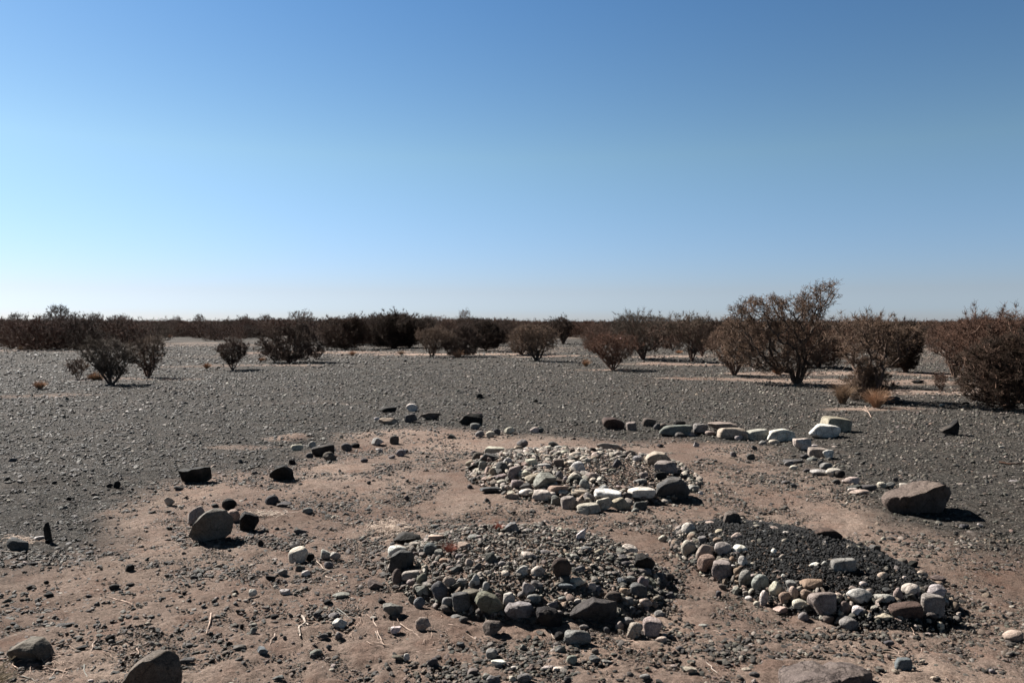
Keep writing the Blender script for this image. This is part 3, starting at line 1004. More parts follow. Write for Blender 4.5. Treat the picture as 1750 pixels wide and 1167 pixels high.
parts = [field(2.2, 5.2, 2600, .005, .045, 1.9, .85), field(5.2, 9, 1250, .009, .055, 2.0, .75), field(9, 15, 430, .018, .07, 2.4, .6),
         field(15, 27, 150, .028, .09, 2.6, .4), field(27, 60, 22, .05, .15, 2.6, .5)]
parts += [field(2.2, 6.5, 5200, .0035, .009, 1.2, 1.0), field(6.5, 10, 2000, .006, .013, 1.5, .9)]
x, y, sz, s = [np.concatenate(c) for c in zip(*parts)]
# small heaps of pebbles lying in the open soil
hx, hy, hs = [], [], []
for (px, py, sx, sy, n) in ((1330,825,60,12,700),(1460,850,40,14,500),(1270,770,50,8,400),(640,770,70,12,500),(560,1000,60,25,300),(520,930,70,18,400),(1130,1010,40,50,700),
        (640,930,20,60,400),(1660,925,60,10,300),(1450,1080,150,10,500),(1180,1100,80,40,400),(1130,900,40,10,200),(820,905,90,8,500),(700,910,60,10,400),(560,1060,70,30,350),
        (90,960,90,14,500),(60,1040,90,30,260),(200,1010,160,40,300),(330,1080,180,50,420),(120,1090,110,30,200),(420,1010,120,40,300),(1450,1120,260,24,500),(1660,1060,80,40,300),(1280,960,50,60,150),(560,860,150,20,400),(420,920,120,20,200),(960,905,150,12,300),(1250,850,120,14,250),(1560,930,90,14,300),(830,1140,160,26,900),(350,985,60,20,150),(1050,870,200,10,500),(780,770,60,12,300),(1160,960,20,50,400),(930,1110,120,20,400),(1250,1110,80,30,300)):
    for k in range(n):
        X, Y = flat(px+prng.normal()*sx*.6, py+abs(prng.normal())*0+prng.normal()*sy*.6)
        hx.append(X); hy.append(Y); hs.append(.009+.018*prng.random()**2.2*(1.5))
hx, hy, hs = map(np.array, (hx, hy, hs))
ok = np.ones(len(hx), bool)
for m in MOUNDS: ok &= mound_r(m, hx, hy) > 1.0
hx, hy, hs = hx[ok], hy[ok], hs[ok]
X, Y, SZ = np.append(x, hx), np.append(y, hy), np.append(sz, hs)
SO = np.append(s, np.ones(len(hx)))
tg = tints(len(X), (24, 24, 14, 13, 12, 5, 4.5, 3, 7)); ts = tints(len(X), (16, 18, 8, 10, 8, 16, 8, 14, 4))
T = np.where((prng.random(len(X)) < SO)[:, None], ts, tg)
print('gravel', len(X))
scatter('gravel', lay(X, Y, SZ), SZ, rots(len(X)), T, 'loose grey desert gravel strewn over the whole plain and the bare soil')
# clods and flakes of the crusted soil itself
cp = [field(2.2, 6, 2600, .005, .024, 1.7, 1.6), field(6, 10, 1100, .008, .03, 1.8, 1.5), field(10, 15, 350, .014, .04, 2, 1.4)]
cx_, cy_, cs_, css = [np.concatenate(c) for c in zip(*cp)]
k = prng.random(len(cx_)) < css; cx_, cy_, cs_ = cx_[k], cy_[k], cs_[k]
tone = np.array([.19, .156, .133])*prng.uniform(.6, 1.45, (len(cx_), 1))*prng.uniform(.93, 1.07, (len(cx_), 3))
scatter('soil_clods', lay(cx_, cy_, cs_, .5), cs_, rots(len(cx_), .3), tone, 'small clods and flakes of crusted pinkish brown soil')
print('clods', len(cx_))
# fill of the mounds
def fill(m, n, smin, smax, power, cond=None, lift=.0):
    cx, cy, a, b, t, h = m
    r = np.sqrt(prng.random(n))*1.02; ph = prng.uniform(0, 6.283, n)
    u, v = r*a*np.cos(ph), r*b*np.sin(ph)
    x, y = cx+u*math.cos(t)-v*math.sin(t), cy+u*math.sin(t)+v*math.cos(t)
    s = smin*(1-prng.random(n)*(1-(smin/smax)**power))**(-1/power)
    if cond is not None:
        k = cond(x, y, r, s); x, y, s = x[k], y[k], s[k]
    P = lay(x, y, s); P[:, 2] += lift*prng.random(len(x))
    return P, s
dark_zone = lambda x, y: ((x-1.12)/.52)**2+((y-7.65)/.62)**2 + .5*noise(x/.2, y/.2, 0, 8)
P1, s1 = fill(MOUNDS[0], 3600, .02, .10, 1.7, lambda x, y, r, s: (dark_zone(x, y) > .9) | (s < .035), .03)
P1b, s1b = fill(MOUNDS[0], 9000, .012, .03, 2.5, None, .012)
T1 = np.vstack([1.45*tints(len(P1), (6, 12, 2, 26, 10, 8, 30, 18, 1)), tints(len(P1b), (24, 20, 18, 8, 12, 6, 3, 4, 14))])
dz = np.concatenate([np.ones(len(P1), bool)*False, dark_zone(P1b[:, 0], P1b[:, 1]) < .9]); T1[dz] *= .3
P1c, s1c = fill(MOUNDS[0], 420, .05, .105, 1.5, lambda x, y, r, s: dark_zone(x, y) > 1.0, .02)
P1b = np.vstack([P1b, P1c]); s1b = np.append(s1b, s1c); T1 = np.vstack([T1, 1.3*tints(len(P1c), (2, 8, 1, 22, 8, 8, 36, 22, 1))])
scatter('mound_cobbles', np.vstack([P1, P1b]), np.append(s1, s1b), rots(len(T1), .4), T1, 'pale and grey cobbles and dark fine gravel heaped in the far mound')
P2, s2 = fill(MOUNDS[1], 2800, .018, .07, 2.0, lambda x, y, r, s: (s < .045) | (r > .6), .02); P2b, s2b = fill(MOUNDS[1], 12000, .009, .024, 2.4, None, .012)
T2 = np.vstack([1.55*tints(len(P2), (14, 24, 5, 24, 24, 5, 12, 6, 2)), 1.15*tints(len(P2b), (22, 24, 8, 16, 16, 6, 6, 4, 4))])
scatter('mound_pebbles', np.vstack([P2, P2b]), np.append(s2, s2b), rots(len(T2), .45), T2, 'mixed grey green pebbles heaped over the near mound')
P3, s3 = fill(MOUNDS[2], 30000, .009, .032, 1.9, None, .02); P3b, s3b = fill(MOUNDS[2], 220, .026, .05, 2.0, None, .02)
T3 = np.vstack([np.full((len(P3), 3), .010)*prng.uniform(.5, 2.2, (len(P3), 1)), tints(len(P3b), (10, 14, 6, 16, 8, 14, 20, 14, 2))])
P3c, s3c = fill(MOUNDS[2], 1300, .03, .07, 1.5, lambda x, y, r, s: (r > .8) & ((x-1.86)*.75+(y-5.2)*.66 < .15), .02)
P3b = np.vstack([P3b, P3c]); s3b = np.append(s3b, s3c); T3 = np.vstack([T3, 1.35*tints(len(P3c), (4, 8, 2, 18, 6, 12, 30, 20, 1))])
w = prng.random(len(T3)) < .018; T3[w] = tints(int(w.sum()), (3, 6, 2, 10, 2, 6, 10, 8, 0))
scatter('black_gravel', np.vstack([P3, P3b]), np.append(s3, s3b), rots(len(T3), .65), T3, 'glossy black gravel with a few pale pebbles filling the right mound')

# ------------------------------------------------------------ desert shrubs
def tubes(A, B, ra, rb, k):
    """many tapered segments as one mesh: vertices and quads"""
    A, B = np.asarray(A, float), np.asarray(B, float); n = len(A)
    d = B-A; L = np.linalg.norm(d, axis=1)[:, None]+1e-9; d = d/L
    up = np.where(np.abs(d[:, 2:3]) < .9, np.array([[0, 0, 1.]]), np.array([[1., 0, 0]]))
    u = np.cross(d, up); u /= np.linalg.norm(u, axis=1)[:, None]; v = np.cross(d, u)
    th = np.arange(k)*2*np.pi/k
    ring = u[:, None, :]*np.cos(th)[None, :, None]+v[:, None, :]*np.sin(th)[None, :, None]
    V = np.concatenate([A[:, None]+ring*np.asarray(ra)[:, None, None], B[:, None]+ring*np.asarray(rb)[:, None, None]], 1).reshape(-1, 3)
    b = np.arange(n)[:, None]*2*k; i = np.arange(k)[None, :]; j = (i+1) % k
    F = np.stack([b+i, b+j, b+k+j, b+k+i], -1).reshape(-1, 4)
    return V, F
def grow(rng, env, n, stems, spread, kink=.12, rbase=.03):
    """skeleton that fills a crown envelope from the base up; env(n) gives target points"""
    T = env(n); T = T[np.argsort(np.linalg.norm(T*np.array([1, 1, .8]), axis=1)+rng.normal(0, .06, len(T))*T[:, 2].max())]
    P = [np.zeros(3)]; par = [-1]; plen = [0.]
    for s in range(stems):
        a = 2*np.pi*s/stems+rng.uniform(-.4, .4); t = T[:, 2].max()*.28*rng.uniform(.7, 1.2)
        last = 0; pos = np.array([math.cos(a), math.sin(a), 0])*.03
        for q in range(3):
            pos = pos+np.array([math.cos(a)*spread*rng.uniform(.5, 1.3), math.sin(a)*spread*rng.uniform(.5, 1.3), 1])*t/3
            P.append(pos.copy()); par.append(last); plen.append(plen[last]+t/3); last = len(P)-1
    P = np.array(P); par = list(par); plen = list(plen)
    buf = np.zeros((len(P)+len(T)*3+8, 3)); buf[:len(P)] = P; c = len(P)
    pl = np.zeros(len(buf)); pl[:c] = plen
    tips = []
    for t in T:
        d = t-buf[:c]; dist = np.linalg.norm(d, axis=1)
        cost = dist+.22*pl[:c]+np.clip(-d[:, 2], 0, None)*1.2
        cost[0] += 10
        k = int(np.argmin(cost)); a = buf[k]; L = dist[k]
        if L < .02: continue
        m = 3 if L > .25 else 2 if L > .1 else 1
        last = k
        for q in range(1, m+1):
            f = q/m; pos = a+(t-a)*f
            pos = pos+np.array([0, 0, -.12*L*math.sin(f*3.14)])*1.0+(rng.normal(0, kink*L/m, 3) if q < m else 0)
            buf[c] = pos; par.append(last); pl[c] = pl[last]+L/m; last = c; c += 1
        tips.append(last)
    P = buf[:c]; par = np.array(par)
    w = np.zeros(c); w[tips] = 1
    for i in range(c-1, 0, -1): w[par[i]] += w[i]
    r = rbase*(np.maximum(w, 1)/max(w[1:].max(), 1))**.45
    return P, par, r, np.array(tips)
def crown(rng, w, h, z0, shape='fan', lumps=5):
    """envelope with lumps: more width high up for a fan, lower for a dome"""
    seeds = [(rng.uniform(0, 6.28), rng.uniform(.7, 1.25), rng.uniform(.8, 1.1)) for _ in range(lumps)]
    def env(n):
        out = []
        while len(out) < n:
            a = rng.uniform(0, 6.28); zf = rng.uniform(0, 1)**(.65 if shape == 'fan' else .9); rr = rng.uniform(0, 1)**.42
            if shape == 'fan': prof = (.12+.88*(zf/.7)**.85) if zf < .7 else max(0, 1-((zf-.7)/.33)**2)**.6
            else: prof = (.55+.45*zf/.35) if zf < .35 else math.sqrt(max(0, 1-((zf-.35)/.66)**2))
            g = 1
            for (sa, ss, sz) in seeds: g += (ss-1)*.6*math.exp(-((math.cos(a-sa)-1)**2)*2)
            nz_ = float(noise(math.cos(a)*1.6+seeds[0][0]*9, math.sin(a)*1.6, zf*2.6, 7))
            if rr > .55 and nz_ < -.28 and rng.random() < .8: continue
            g *= 1+.42*nz_
            shoot = 1+(.3*rng.random() if rng.random() < .16 else 0)
            R = w/2*prof*g*rr*shoot
            out.append((R*math.cos(a), R*math.sin(a), z0+(h-z0)*zf*(.90+.16*nz_)*(1+(shoot-1)*.8)))
        return np.array(out)
    return env
def shrub_meshes(seed, w, h, dens=1.0, leaf=1.0, shape='fan', stems=6, spread=.5, z0=.12, mats=None, rb=.038, lod=0):
    rng = np.random.default_rng(seed)
    bark, twig, leafm = mats or (M_BARK, M_TWIG, M_LEAF)
    nt_ = int((420 if not lod else 130)*dens*max(.6, w*h/2)*(.92 if shape == 'fan' else 1))
    P, par, r, tips = grow(rng, crown(rng, w, h, h*z0, shape), nt_, stems, spread, rbase=rb*h/1.6)
    i = np.arange(1, len(P)); A, B = P[par[i]], P[i]; ra, rb_ = r[par[i]], r[i]
    ra = np.minimum(ra, rb_*1.6)
    thick = rb_ > .006
    V1, F1 = tubes(A, B, np.maximum(ra, .0035), np.maximum(rb_, .0028), 4)
    branch = mesh_np('branch', V1, F1, bark)
    # sprays of twigs at the tips and along thin branches
    src = np.concatenate([tips, np.nonzero(r < .008)[0]])
    ns = int(((6.5 if shape == 'fan' else 9) if not lod else 5)*dens*len(tips))
    s = rng.choice(src, ns); base = P[s]; dirn = P[s]-P[par[s]]; dirn /= np.linalg.norm(dirn, axis=1)[:, None]+1e-6
    d = dirn*.7+rng.normal(0, .55, (ns, 3))+np.array([0, 0, .35]); d /= np.linalg.norm(d, axis=1)[:, None]
    L = rng.uniform(.05, .17, ns)*(h/1.6)**.5*(1.4 if lod else 1)
    mid = base+d*L[:, None]*.5+rng.normal(0, .012, (ns, 3)); d2 = d+rng.normal(0, .45, (ns, 3)); d2 /= np.linalg.norm(d2, axis=1)[:, None]
    end = mid+d2*L[:, None]*.6
    tw = .0036 if not lod else .008
    A2 = np.vstack([base, mid]); B2 = np.vstack([mid, end]); r1 = np.full(ns, tw)
    # side thorns and twiglets
    ts = rng.integers(0, ns, ns*2); f = rng.uniform(.1, 1, ns*2)[:, None]; bs = base[ts]*(1-f)+mid[ts]*f
    dd = rng.normal(0, 1, (ns*2, 3)); dd /= np.linalg.norm(dd, axis=1)[:, None]
    A2 = np.vstack([A2, bs]); B2 = np.vstack([B2, bs+dd*rng.uniform(.02, .075, ns*2)[:, None]])
    V2, F2 = tubes(A2, B2, np.concatenate([r1, r1*.8, np.full(ns*2, tw*.8)]), np.concatenate([r1*.8, r1*.45, np.full(ns*2, tw*.4)]), 3)
    twigs = mesh_np('twig', V2, F2, twig)
    leaves = None
    if leaf > 0:
        nl = int((26 if not lod else 9)*leaf*len(tips))
        q = rng.integers(0, len(A2), nl); f = rng.uniform(0, 1.1, nl)[:, None]
        c = A2[q]*(1-f)+B2[q]*f+rng.normal(0, .012, (nl, 3))
        u = rng.normal(0, 1, (nl, 3)); u /= np.linalg.norm(u, axis=1)[:, None]
        v = np.cross(u, rng.normal(0, 1, (nl, 3))); v /= np.linalg.norm(v, axis=1)[:, None]+1e-9
        sz = rng.uniform(.004, .010, nl)[:, None]*(2.6 if lod else 1)
        V3 = np.stack([c-u*sz, c+v*sz*.5, c+u*sz, c-v*sz*.5], 1).reshape(-1, 3)
        F3 = np.arange(nl*4).reshape(-1, 4)
        leaves = mesh_np('foliage', V3, F3, leafm, smooth=False)
    v = np.zeros(len(twigs.vertices)*3, np.float32); twigs.vertices.foreach_get('co', v); v = v.reshape(-1, 3)
    k = np.array([w/2/np.percentile(np.abs(v[:, 0]), 98.5), w/2/np.percentile(np.abs(v[:, 1]), 98.5), h/np.percentile(v[:, 2], 99.3)], np.float32)
    for m in (branch, twigs, leaves):
        if m is None: continue
        v = np.zeros(len(m.vertices)*3, np.float32); m.vertices.foreach_get('co', v)
        m.vertices.foreach_set('co', (v.reshape(-1, 3)*k).ravel()); m.update()
    return branch, twigs, leaves
def join_meshes(name, ms):
    Vs, Fs, mi, mats, o = [], [], [], [], 0
    for k, m in enumerate(ms):
        if m is None: continue
        v = np.zeros(len(m.vertices)*3, np.float32); m.vertices.foreach_get('co', v)
        f = np.zeros(len(m.loops), np.int32); m.loops.foreach_get('vertex_index', f)
        Vs.append(v.reshape(-1, 3)); Fs.append(f.reshape(-1, 4)+o); o += len(m.vertices); mi += [len(mats)]*len(m.polygons); mats.append(m.materials[0])
    me = mesh_np(name, np.vstack(Vs), np.vstack(Fs), None)
    for m in mats: me.materials.append(m)
    me.polygons.foreach_set('material_index', np.array(mi, np.int32)); return me
def place_shrub(name, ms, x, y, label, cat, group=None, sx=1, sz=1, rz=0):
    o = bpy.data.objects.new(name, None); COL.objects.link(o); o.location = (x, y, float(H(x, y))-.02); o.rotation_euler = (0, 0, rz); o.scale = (sx, sx, sz)
    o.empty_display_size = .2
    for part, m in zip(('branch', 'twig', 'foliage'), ms):
        if m is not None:
            c = link(part, m, parent=o)
    tag(o, label, cat, group); return o
RED = (M_BARK, M_TWIG_RED, M_LEAF_RED); DRK = (M_BARK, M_TWIG_DARK, M_LEAF); BRN = (M_BARK, M_TWIG, M_LEAF)
# base x, base y, crown left, crown right, top y, style, density, leaf, name, label
SH = [
 (190,657,140,236,575,'fan',1.2,.25,BRN,'shrub','bushy brown shrub on the left plain, between a sparse one and a narrow one'),
 (133,648,113,150,610,'fan',.6,.0,BRN,'shrub','sparse grey low shrub just left of the bushy brown shrub on the left plain'),
 (253,645,224,292,570,'fan',1.2,.1,BRN,'shrub','narrow fan shaped brown shrub on the left plain, right of the bushy one'),
 (397,632,370,422,576,'fan',1.3,.1,RED,'shrub','small upright reddish brown shrub standing alone on the left plain'),
 (495,620,448,552,550,'dome',1.3,.9,RED,'shrub','wide round russet shrub with pale soil at its foot, left of the middle'),
 (541,614,524,558,590,'fan',.7,.2,RED,'shrub','low sparse shrub at the right foot of the wide round russet shrub'),
 (590,598,553,645,538,'dome',1.3,1.2,DRK,'shrub','dark dense shrub at the left of the thicket in the middle'),
 (672,596,630,740,533,'dome',1.5,1.3,DRK,'shrub','largest dark dense shrub of the thicket in the middle'),
 (738,611,712,775,556,'fan',1.1,.4,BRN,'shrub','brown open shrub in front of the thicket, left one of two'),
 (785,610,762,826,552,'dome',1.2,.9,RED,'shrub','russet dense shrub in front of the thicket, right one of two'),
 (830,599,800,868,546,'dome',1.3,1.0,DRK,'shrub','dark shrub at the right end of the thicket in the middle'),
 (917,616,876,956,551,'fan',1.0,.3,BRN,'shrub','open brown shrub standing alone right of the thicket'),
 (890,606,866,925,552,'dome',.9,.5,BRN,'shrub','brown shrub half hidden behind the open one right of the thicket'),
 (962,588,940,986,538,'fan',.9,.5,DRK,'shrub','small far shrub with bare shoots above the horizon near the middle'),
 (1047,632,996,1092,566,'fan',1.1,.6,RED,'shrub','reddish fan shaped shrub in front of the wide grey fan shrub'),
 (1100,614,1020,1146,529,'fan',1.0,.1,BRN,'shrub','wide grey brown fan shaped shrub with a bare spreading top'),
 (1183,618,1148,1222,532,'fan',1.0,.5,BRN,'shrub','upright brown shrub between the wide fan and the open curved one'),
 (1254,641,1202,1302,548,'fan',.7,.05,BRN,'shrub','open shrub of curved bare limbs left of the tallest tree'),
 (1400,628,1335,1430,548,'dome',1.3,1.2,RED,'shrub','dark russet bush behind the trunk of the tallest tree'),
 (1484,686,1426,1562,528,'fan',.85,.2,BRN,'shrub','tall open grey brown shrub rising behind the straw tussocks at right'),
 (1480,684,1440,1524,624,'dome',1.0,.2,BRN,'shrub','low dense grey bush between the two straw tussocks'),
 (1548,636,1508,1582,546,'dome',1.4,1.3,DRK,'shrub','dark dense bush behind the tall open shrub at right'),
 (1725,702,1655,1812,558,'dome',1.3,1.0,DRK,'shrub','large dark bush cut off by the right edge of the picture'),
 (1690,680,1610,1780,522,'fan',1.0,.5,RED,'shrub','tall reddish shrub with bare shoots behind the large right edge bush'),
 (1632,645,1596,1680,548,'fan',1.0,.3,RED,'shrub','reddish open shrub left of the large bush at the right edge'),
 (1608,668,1588,1622,632,'fan',.5,.0,RED,'dry_seedling','thin reddish seedling with one stem on the soil at right'),
]
pix = lambda d: d/FPX
seedi = 100
for (bx, by, l, r_, ty, shp, dens, leaf, mats, nm, lab) in SH:
    seedi += 1
    x, y = hit(bx, by); k = y/FPX; w = (r_-l)*k; h = (by-ty)*k
    st = 5 if w > 1 else 4
    ms = shrub_meshes(seedi, w*.98, h*.97, dens*1.15, leaf, shp, st, .45*w/h, .08 if shp == 'dome' else .14, mats)
    # the crown may sit to one side of the base
    off = ((l+r_)/2-bx)*k
    for m in ms:
        if m is None: continue
        v = np.zeros(len(m.vertices)*3, np.float32); m.vertices.foreach_get('co', v); v = v.reshape(-1, 3)
        v[:, 0] += off*np.clip(v[:, 2]/h, 0, 1)**1.2*1.15; m.vertices.foreach_set('co', v.ravel()); m.update()
    place_shrub(nm, ms, x, y, lab, 'shrub' if nm == 'shrub' else 'seedling')
# the tallest tree: a dense leaning crown and a bare spray reaching up to the right
x, y = hit(1362, 656); k = y/FPX
rg = np.random.default_rng(77)
def tree_env(n):
    out = []
    while len(out) < n:
        u, v = rg.uniform(1236, 1432), rg.uniform(486, 640)
        dense = ((u-1325)/92)**2+((v-572)/62)**2 < 1 or ((u-1310)/60)**2+((v-535)/28)**2 < 1
        spray = ((u-1394-(516-v)*.35)/30)**2+((v-514)/33)**2 < 1
        low = abs(u-1362) < (656-v)*.75 and v > 580
        if not (dense or low or (spray and rg.random() < .75)): continue
        X, Z = (u-1362)*k, (656-v)*k
        dep = .75*math.sqrt(max(.05, 1-((u-1335)/100)**2)) if not spray else .35
        out.append((X, rg.uniform(-1, 1)*dep, Z))
    return np.array(out)
P, par, r, tips = grow(rg, tree_env, 900, 6, .5, rbase=.055)
i = np.arange(1, len(P)); V1, F1 = tubes(P[par[i]], P[i], np.maximum(np.minimum(r[par[i]], r[i]*1.6), .004), np.maximum(r[i], .003), 5)
def sprays(P, par, r, tips, rng, per, L0, L1, tw, keep=None):
    s = rng.choice(np.concatenate([tips, np.nonzero(r < .009)[0]]), int(per*len(tips)))
    if keep is not None: s = s[keep(P[s])]
    n = len(s); b = P[s]; d = P[s]-P[par[s]]; d /= np.linalg.norm(d, axis=1)[:, None]+1e-6
    d = d*.8+rng.normal(0, .5, (n, 3))+np.array([0, 0, .25]); d /= np.linalg.norm(d, axis=1)[:, None]
    L = rng.uniform(L0, L1, n)[:, None]; m = b+d*L*.5+rng.normal(0, .012, (n, 3)); e = m+(d+rng.normal(0, .4, (n, 3)))*L*.5
    q = rng.integers(0, n, n*2); f = rng.uniform(0, 1, n*2)[:, None]; c = m[q]*(1-f)+e[q]*f
    A = np.vstack([b, m, c]); B = np.vstack([m, e, c+rng.normal(0, .035, (n*2, 3))])
    return A, B, *tubes(A, B, np.full(len(A), tw), np.full(len(A), tw*.5), 3)
A, B, V2, F2 = sprays(P, par, r, tips, rg, 9, .06, .2, .0042)
nl = 11000; pool = np.nonzero((A[:, 0] < .35) | (A[:, 2] < .95))[0]; q = rg.choice(pool, nl); f = rg.uniform(0, 1, nl)[:, None]
c = A[q]*(1-f)+B[q]*f+rg.normal(0, .012, (nl, 3)); u = rg.normal(0, 1, (nl, 3)); u /= np.linalg.norm(u, axis=1)[:, None]; v = np.cross(u, rg.normal(0, 1, (nl, 3))); v /= np.linalg.norm(v, axis=1)[:, None]
sz = rg.uniform(.006, .013, nl)[:, None]
V3 = np.stack([c-u*sz, c+v*sz*.5, c+u*sz, c-v*sz*.5], 1).reshape(-1, 3)
place_shrub('thorn_tree', (mesh_np('branch', V1, F1, M_BARK), mesh_np('twig', V2, F2, M_TWIG), mesh_np('foliage', V3, np.arange(nl*4).reshape(-1, 4), M_LEAF, False)), x, y,
    'tallest thorn tree, dense crown and a bare reddish spray reaching up to the right', 'tree')

# background shrubs: copies of a few kinds
def lod_set(seed, w, h, mats, shp, leaf, lod, dens=1.0): return shrub_meshes(seed, w, h, dens, leaf, shp, 5, .4, .08, mats, lod=lod)
KINDS = [lod_set(201, 2.2, 1.5, (M_BARK, M_TWIG_DARK, M_FAR), 'dome', 1.1, 0, .75), lod_set(202, 2.5, 1.6, RED, 'dome', .9, 0, .7), lod_set(203, 2.0, 1.6, BRN, 'fan', .5, 0, .75), lod_set(204, 2.9, 1.8, DRK, 'dome', 1.2, 0, .7), lod_set(205, 2.4, 1.5, RED, 'fan', .8, 0, .7)]
brng = np.random.default_rng(31)
def bg_copy(kind, px, py, width_px, top_py, label, group):
    r = ray(px, py); t = -CAMH/r[2] if r[2] < -1e-4 else 300; x, y = r[0]*t, r[1]*t
    k = y/FPX; dims = ((2.2,1.5),(2.5,1.6),(2.0,1.6),(2.9,1.8),(2.4,1.5))[kind]
    place_shrub('shrub', KINDS[kind], x, y, label, 'shrub', group, width_px*k/dims[0], (py-top_py)*k/dims[1], brng.uniform(0, 6.28))
# front line of the thicket along the left
for (px, py, w, ty, kd) in ((20,598,90,545,1),(-60,600,100,540,3),(70,599,60,562,0),(90,592,80,547,3),(150,588,90,546,2),(125,596,50,562,1),(205,590,80,548,0),(265,585,80,550,3),(240,592,50,562,1),
     (330,576,70,550,1),(290,574,80,547,0),(378,574,60,551,3),(415,571,70,548,0),(452,576,50,550,1),(475,571,70,545,3),(355,571,70,548,2),(225,576,80,548,3),(180,574,90,548,1),(40,575,90,544,0),(100,574,90,546,0),(530,574,70,543,0),(10,585,80,545,3),(-20,590,80,548,1),(55,588,70,548,1),(110,584,80,546,3),(140,578,90,545,1),(205,578,80,546,0),(255,577,70,549,1),(310,575,70,548,3),(345,573,60,549,0),(400,573,60,549,1),(435,573,60,547,3),(500,573,60,545,1)):
    bg_copy(kd, px, py, w, ty, 'dark brown shrub in the dense line of scrub along the left horizon', 'line of scrub along the left horizon')
for (px, py, w, ty, kd) in ((620,590,80,545,3),(700,588,90,541,3),(760,590,80,545,1),(815,586,80,546,0),(860,588,60,548,0),(640,578,90,541,0),(730,577,90,540,1),(790,575,80,544,3),(565,596,60,548,0),(605,590,70,541,3),(650,592,80,537,0),(700,596,80,536,1),(730,592,60,542,3),(770,597,60,547,1),(805,594,60,545,3),(845,592,60,547,1),(870,582,60,549,3),(900,590,50,552,1),(935,583,50,551,0),(580,576,80,543,1),(680,575,90,541,3),(840,574,80,547,0)):
    bg_copy(kd, px, py, w, ty, 'dark shrub packed in the thicket behind the middle shrubs', 'thicket in the middle')
for (px, py, w, ty, kd) in ((1010,592,60,550,1),(1060,590,70,548,0),(1140,596,60,545,1),(1160,585,60,548,3),(1215,600,60,542,0),(1232,590,70,546,3),(1275,598,70,540,3),(1300,588,60,545,1),(1440,600,60,548,1),(1455,588,60,546,3),
     (1500,600,60,543,0),(1535,590,60,546,3),(1590,580,60,548,1),(1620,590,60,546,3),(1660,600,80,543,1),(1700,595,80,545,3),(1745,640,110,548,1),(1740,600,80,548,3),(1800,660,130,540,3),(1015,606,50,556,1),(1410,592,60,547,3),(1850,640,120,535,2),(1000,575,50,552,1),(1130,580,70,546,3),(1190,590,60,547,1),(1250,582,70,547,3),(1320,584,80,545,0),(1370,590,80,546,1),(1420,582,70,548,3),(1470,580,70,546,1),(1520,580,70,548,3),(1560,584,60,549,4),(1600,604,60,550,1),(1640,582,80,547,3),(1690,612,90,545,4),(1725,588,90,546,0),(1085,578,60,549,4),(1290,612,50,556,4),(1200,612,46,560,4),(1650,625,60,556,4),(1030,582,60,550,0),(1065,600,60,552,1),(1120,604,50,553,4),(1150,600,50,552,0),(1175,576,60,549,3),(1215,576,60,549,0),(1270,576,60,548,1),(1345,576,80,546,3),(1395,576,60,549,0),(1500,622,50,558,4),(1570,600,50,553,4),(1605,575,60,551,3),(1680,640,70,552,1),(975,577,50,553,4),(1290,604,50,552,1),(1435,612,50,556,4)):
    bg_copy(kd, px, py, w, ty, 'russet shrub behind the front shrubs on the right of the plain', 'shrubs at the back of the right side')
# small trees standing above the scrub on the horizon
for (px, w, ty, kd, lab) in ((101,62,522,0,'dark round crowned tree standing above the scrub on the left horizon'),(162,32,533,2,'small pale rounded treetop right of the dark tree on the left horizon'),(28,34,533,2,'sparse treetop above the scrub at the far left horizon'),
     (205,34,536,4,'low feathery treetop in the middle of the left horizon scrub'),(342,28,537,0,'dark small treetop left of the middle of the left horizon'),(306,22,539,1,'low dark treetop just left of another on the left horizon'),
     (515,40,529,4,'bare branched treetop above the scrub at the middle left horizon'),(455,24,536,2,'small feathery treetop left of the bare branched one on the horizon'),(795,20,528,4,'thin bare shoots sticking up above the middle thicket'),(420,26,537,4,'sparse low treetop between the dark one and the feathery one')):
    bg_copy(kd, px, 568, w, ty, lab, None)
# far scrub that reads as one mass
fr = np.random.default_rng(8)
FAR = bpy.data.collections.new('far_scrub_shapes')
for j in range(4):
    ms = shrub_meshes(300+j, 3.2, 1.7, .9, 1.6, 'dome', 5, .4, .02, ((M_FAR, M_FAR, M_FAR), (M_FAR, M_FAR, M_LEAF_RED), (M_FAR, M_FAR, M_FAR), (M_FAR, M_FAR, M_LEAF))[j], lod=1)
    FAR.objects.link(bpy.data.objects.new('far_scrub_shape', join_meshes('far_scrub_shape', ms)))
def far_scatter():
    pts, sc = [], []
    a = fr.uniform(-math.radians(44), math.radians(44), 5200); r = np.sqrt(fr.uniform(70**2, 420**2, 5200)); r[:2400] = fr.uniform(48, 150, 2400)
    a2 = fr.uniform(-math.radians(44), math.radians(44), 1400); r2 = fr.uniform(420, 1500, 1400)
    a, r = np.append(a, a2), np.append(r, r2)
    px = CX+FPX*np.tan(a)
    # open ground is seen between the shrubs right of the middle
    near = np.where(px < 230, 64, np.where(px < 520, 86, np.where(px < 880, 72, 80))); near = near+25*noise(px/90, px*0, 0, 4)
    s_ = 0; keep = (r > near) & ((px < 880) | (fr.random(len(a)) < np.where(r < 180, .45, .9)))
    a, r, px = a[keep], r[keep], px[keep]
    x, y = r*np.sin(a), r*np.cos(a); s = fr.uniform(.6, 1.2, len(a))
    s = s*np.where(px < 620, 1.0, .93)
    return np.stack([x, y, H(x, y)-.05], -1), s
Pf, sf = far_scatter()
PEB_, NP_ = PEB, NP
PEB, NP = FAR, 4
n = len(Pf)
o = scatter('far_scrub', Pf, sf, np.stack([np.zeros(n), np.zeros(n), fr.uniform(0, 6.28, n)], -1), np.zeros((n, 3)), 'distant dark scrub closing the plain along the whole horizon')
o['category'] = 'scrub'; PEB, NP = PEB_, NP_
print('far scrub', n)

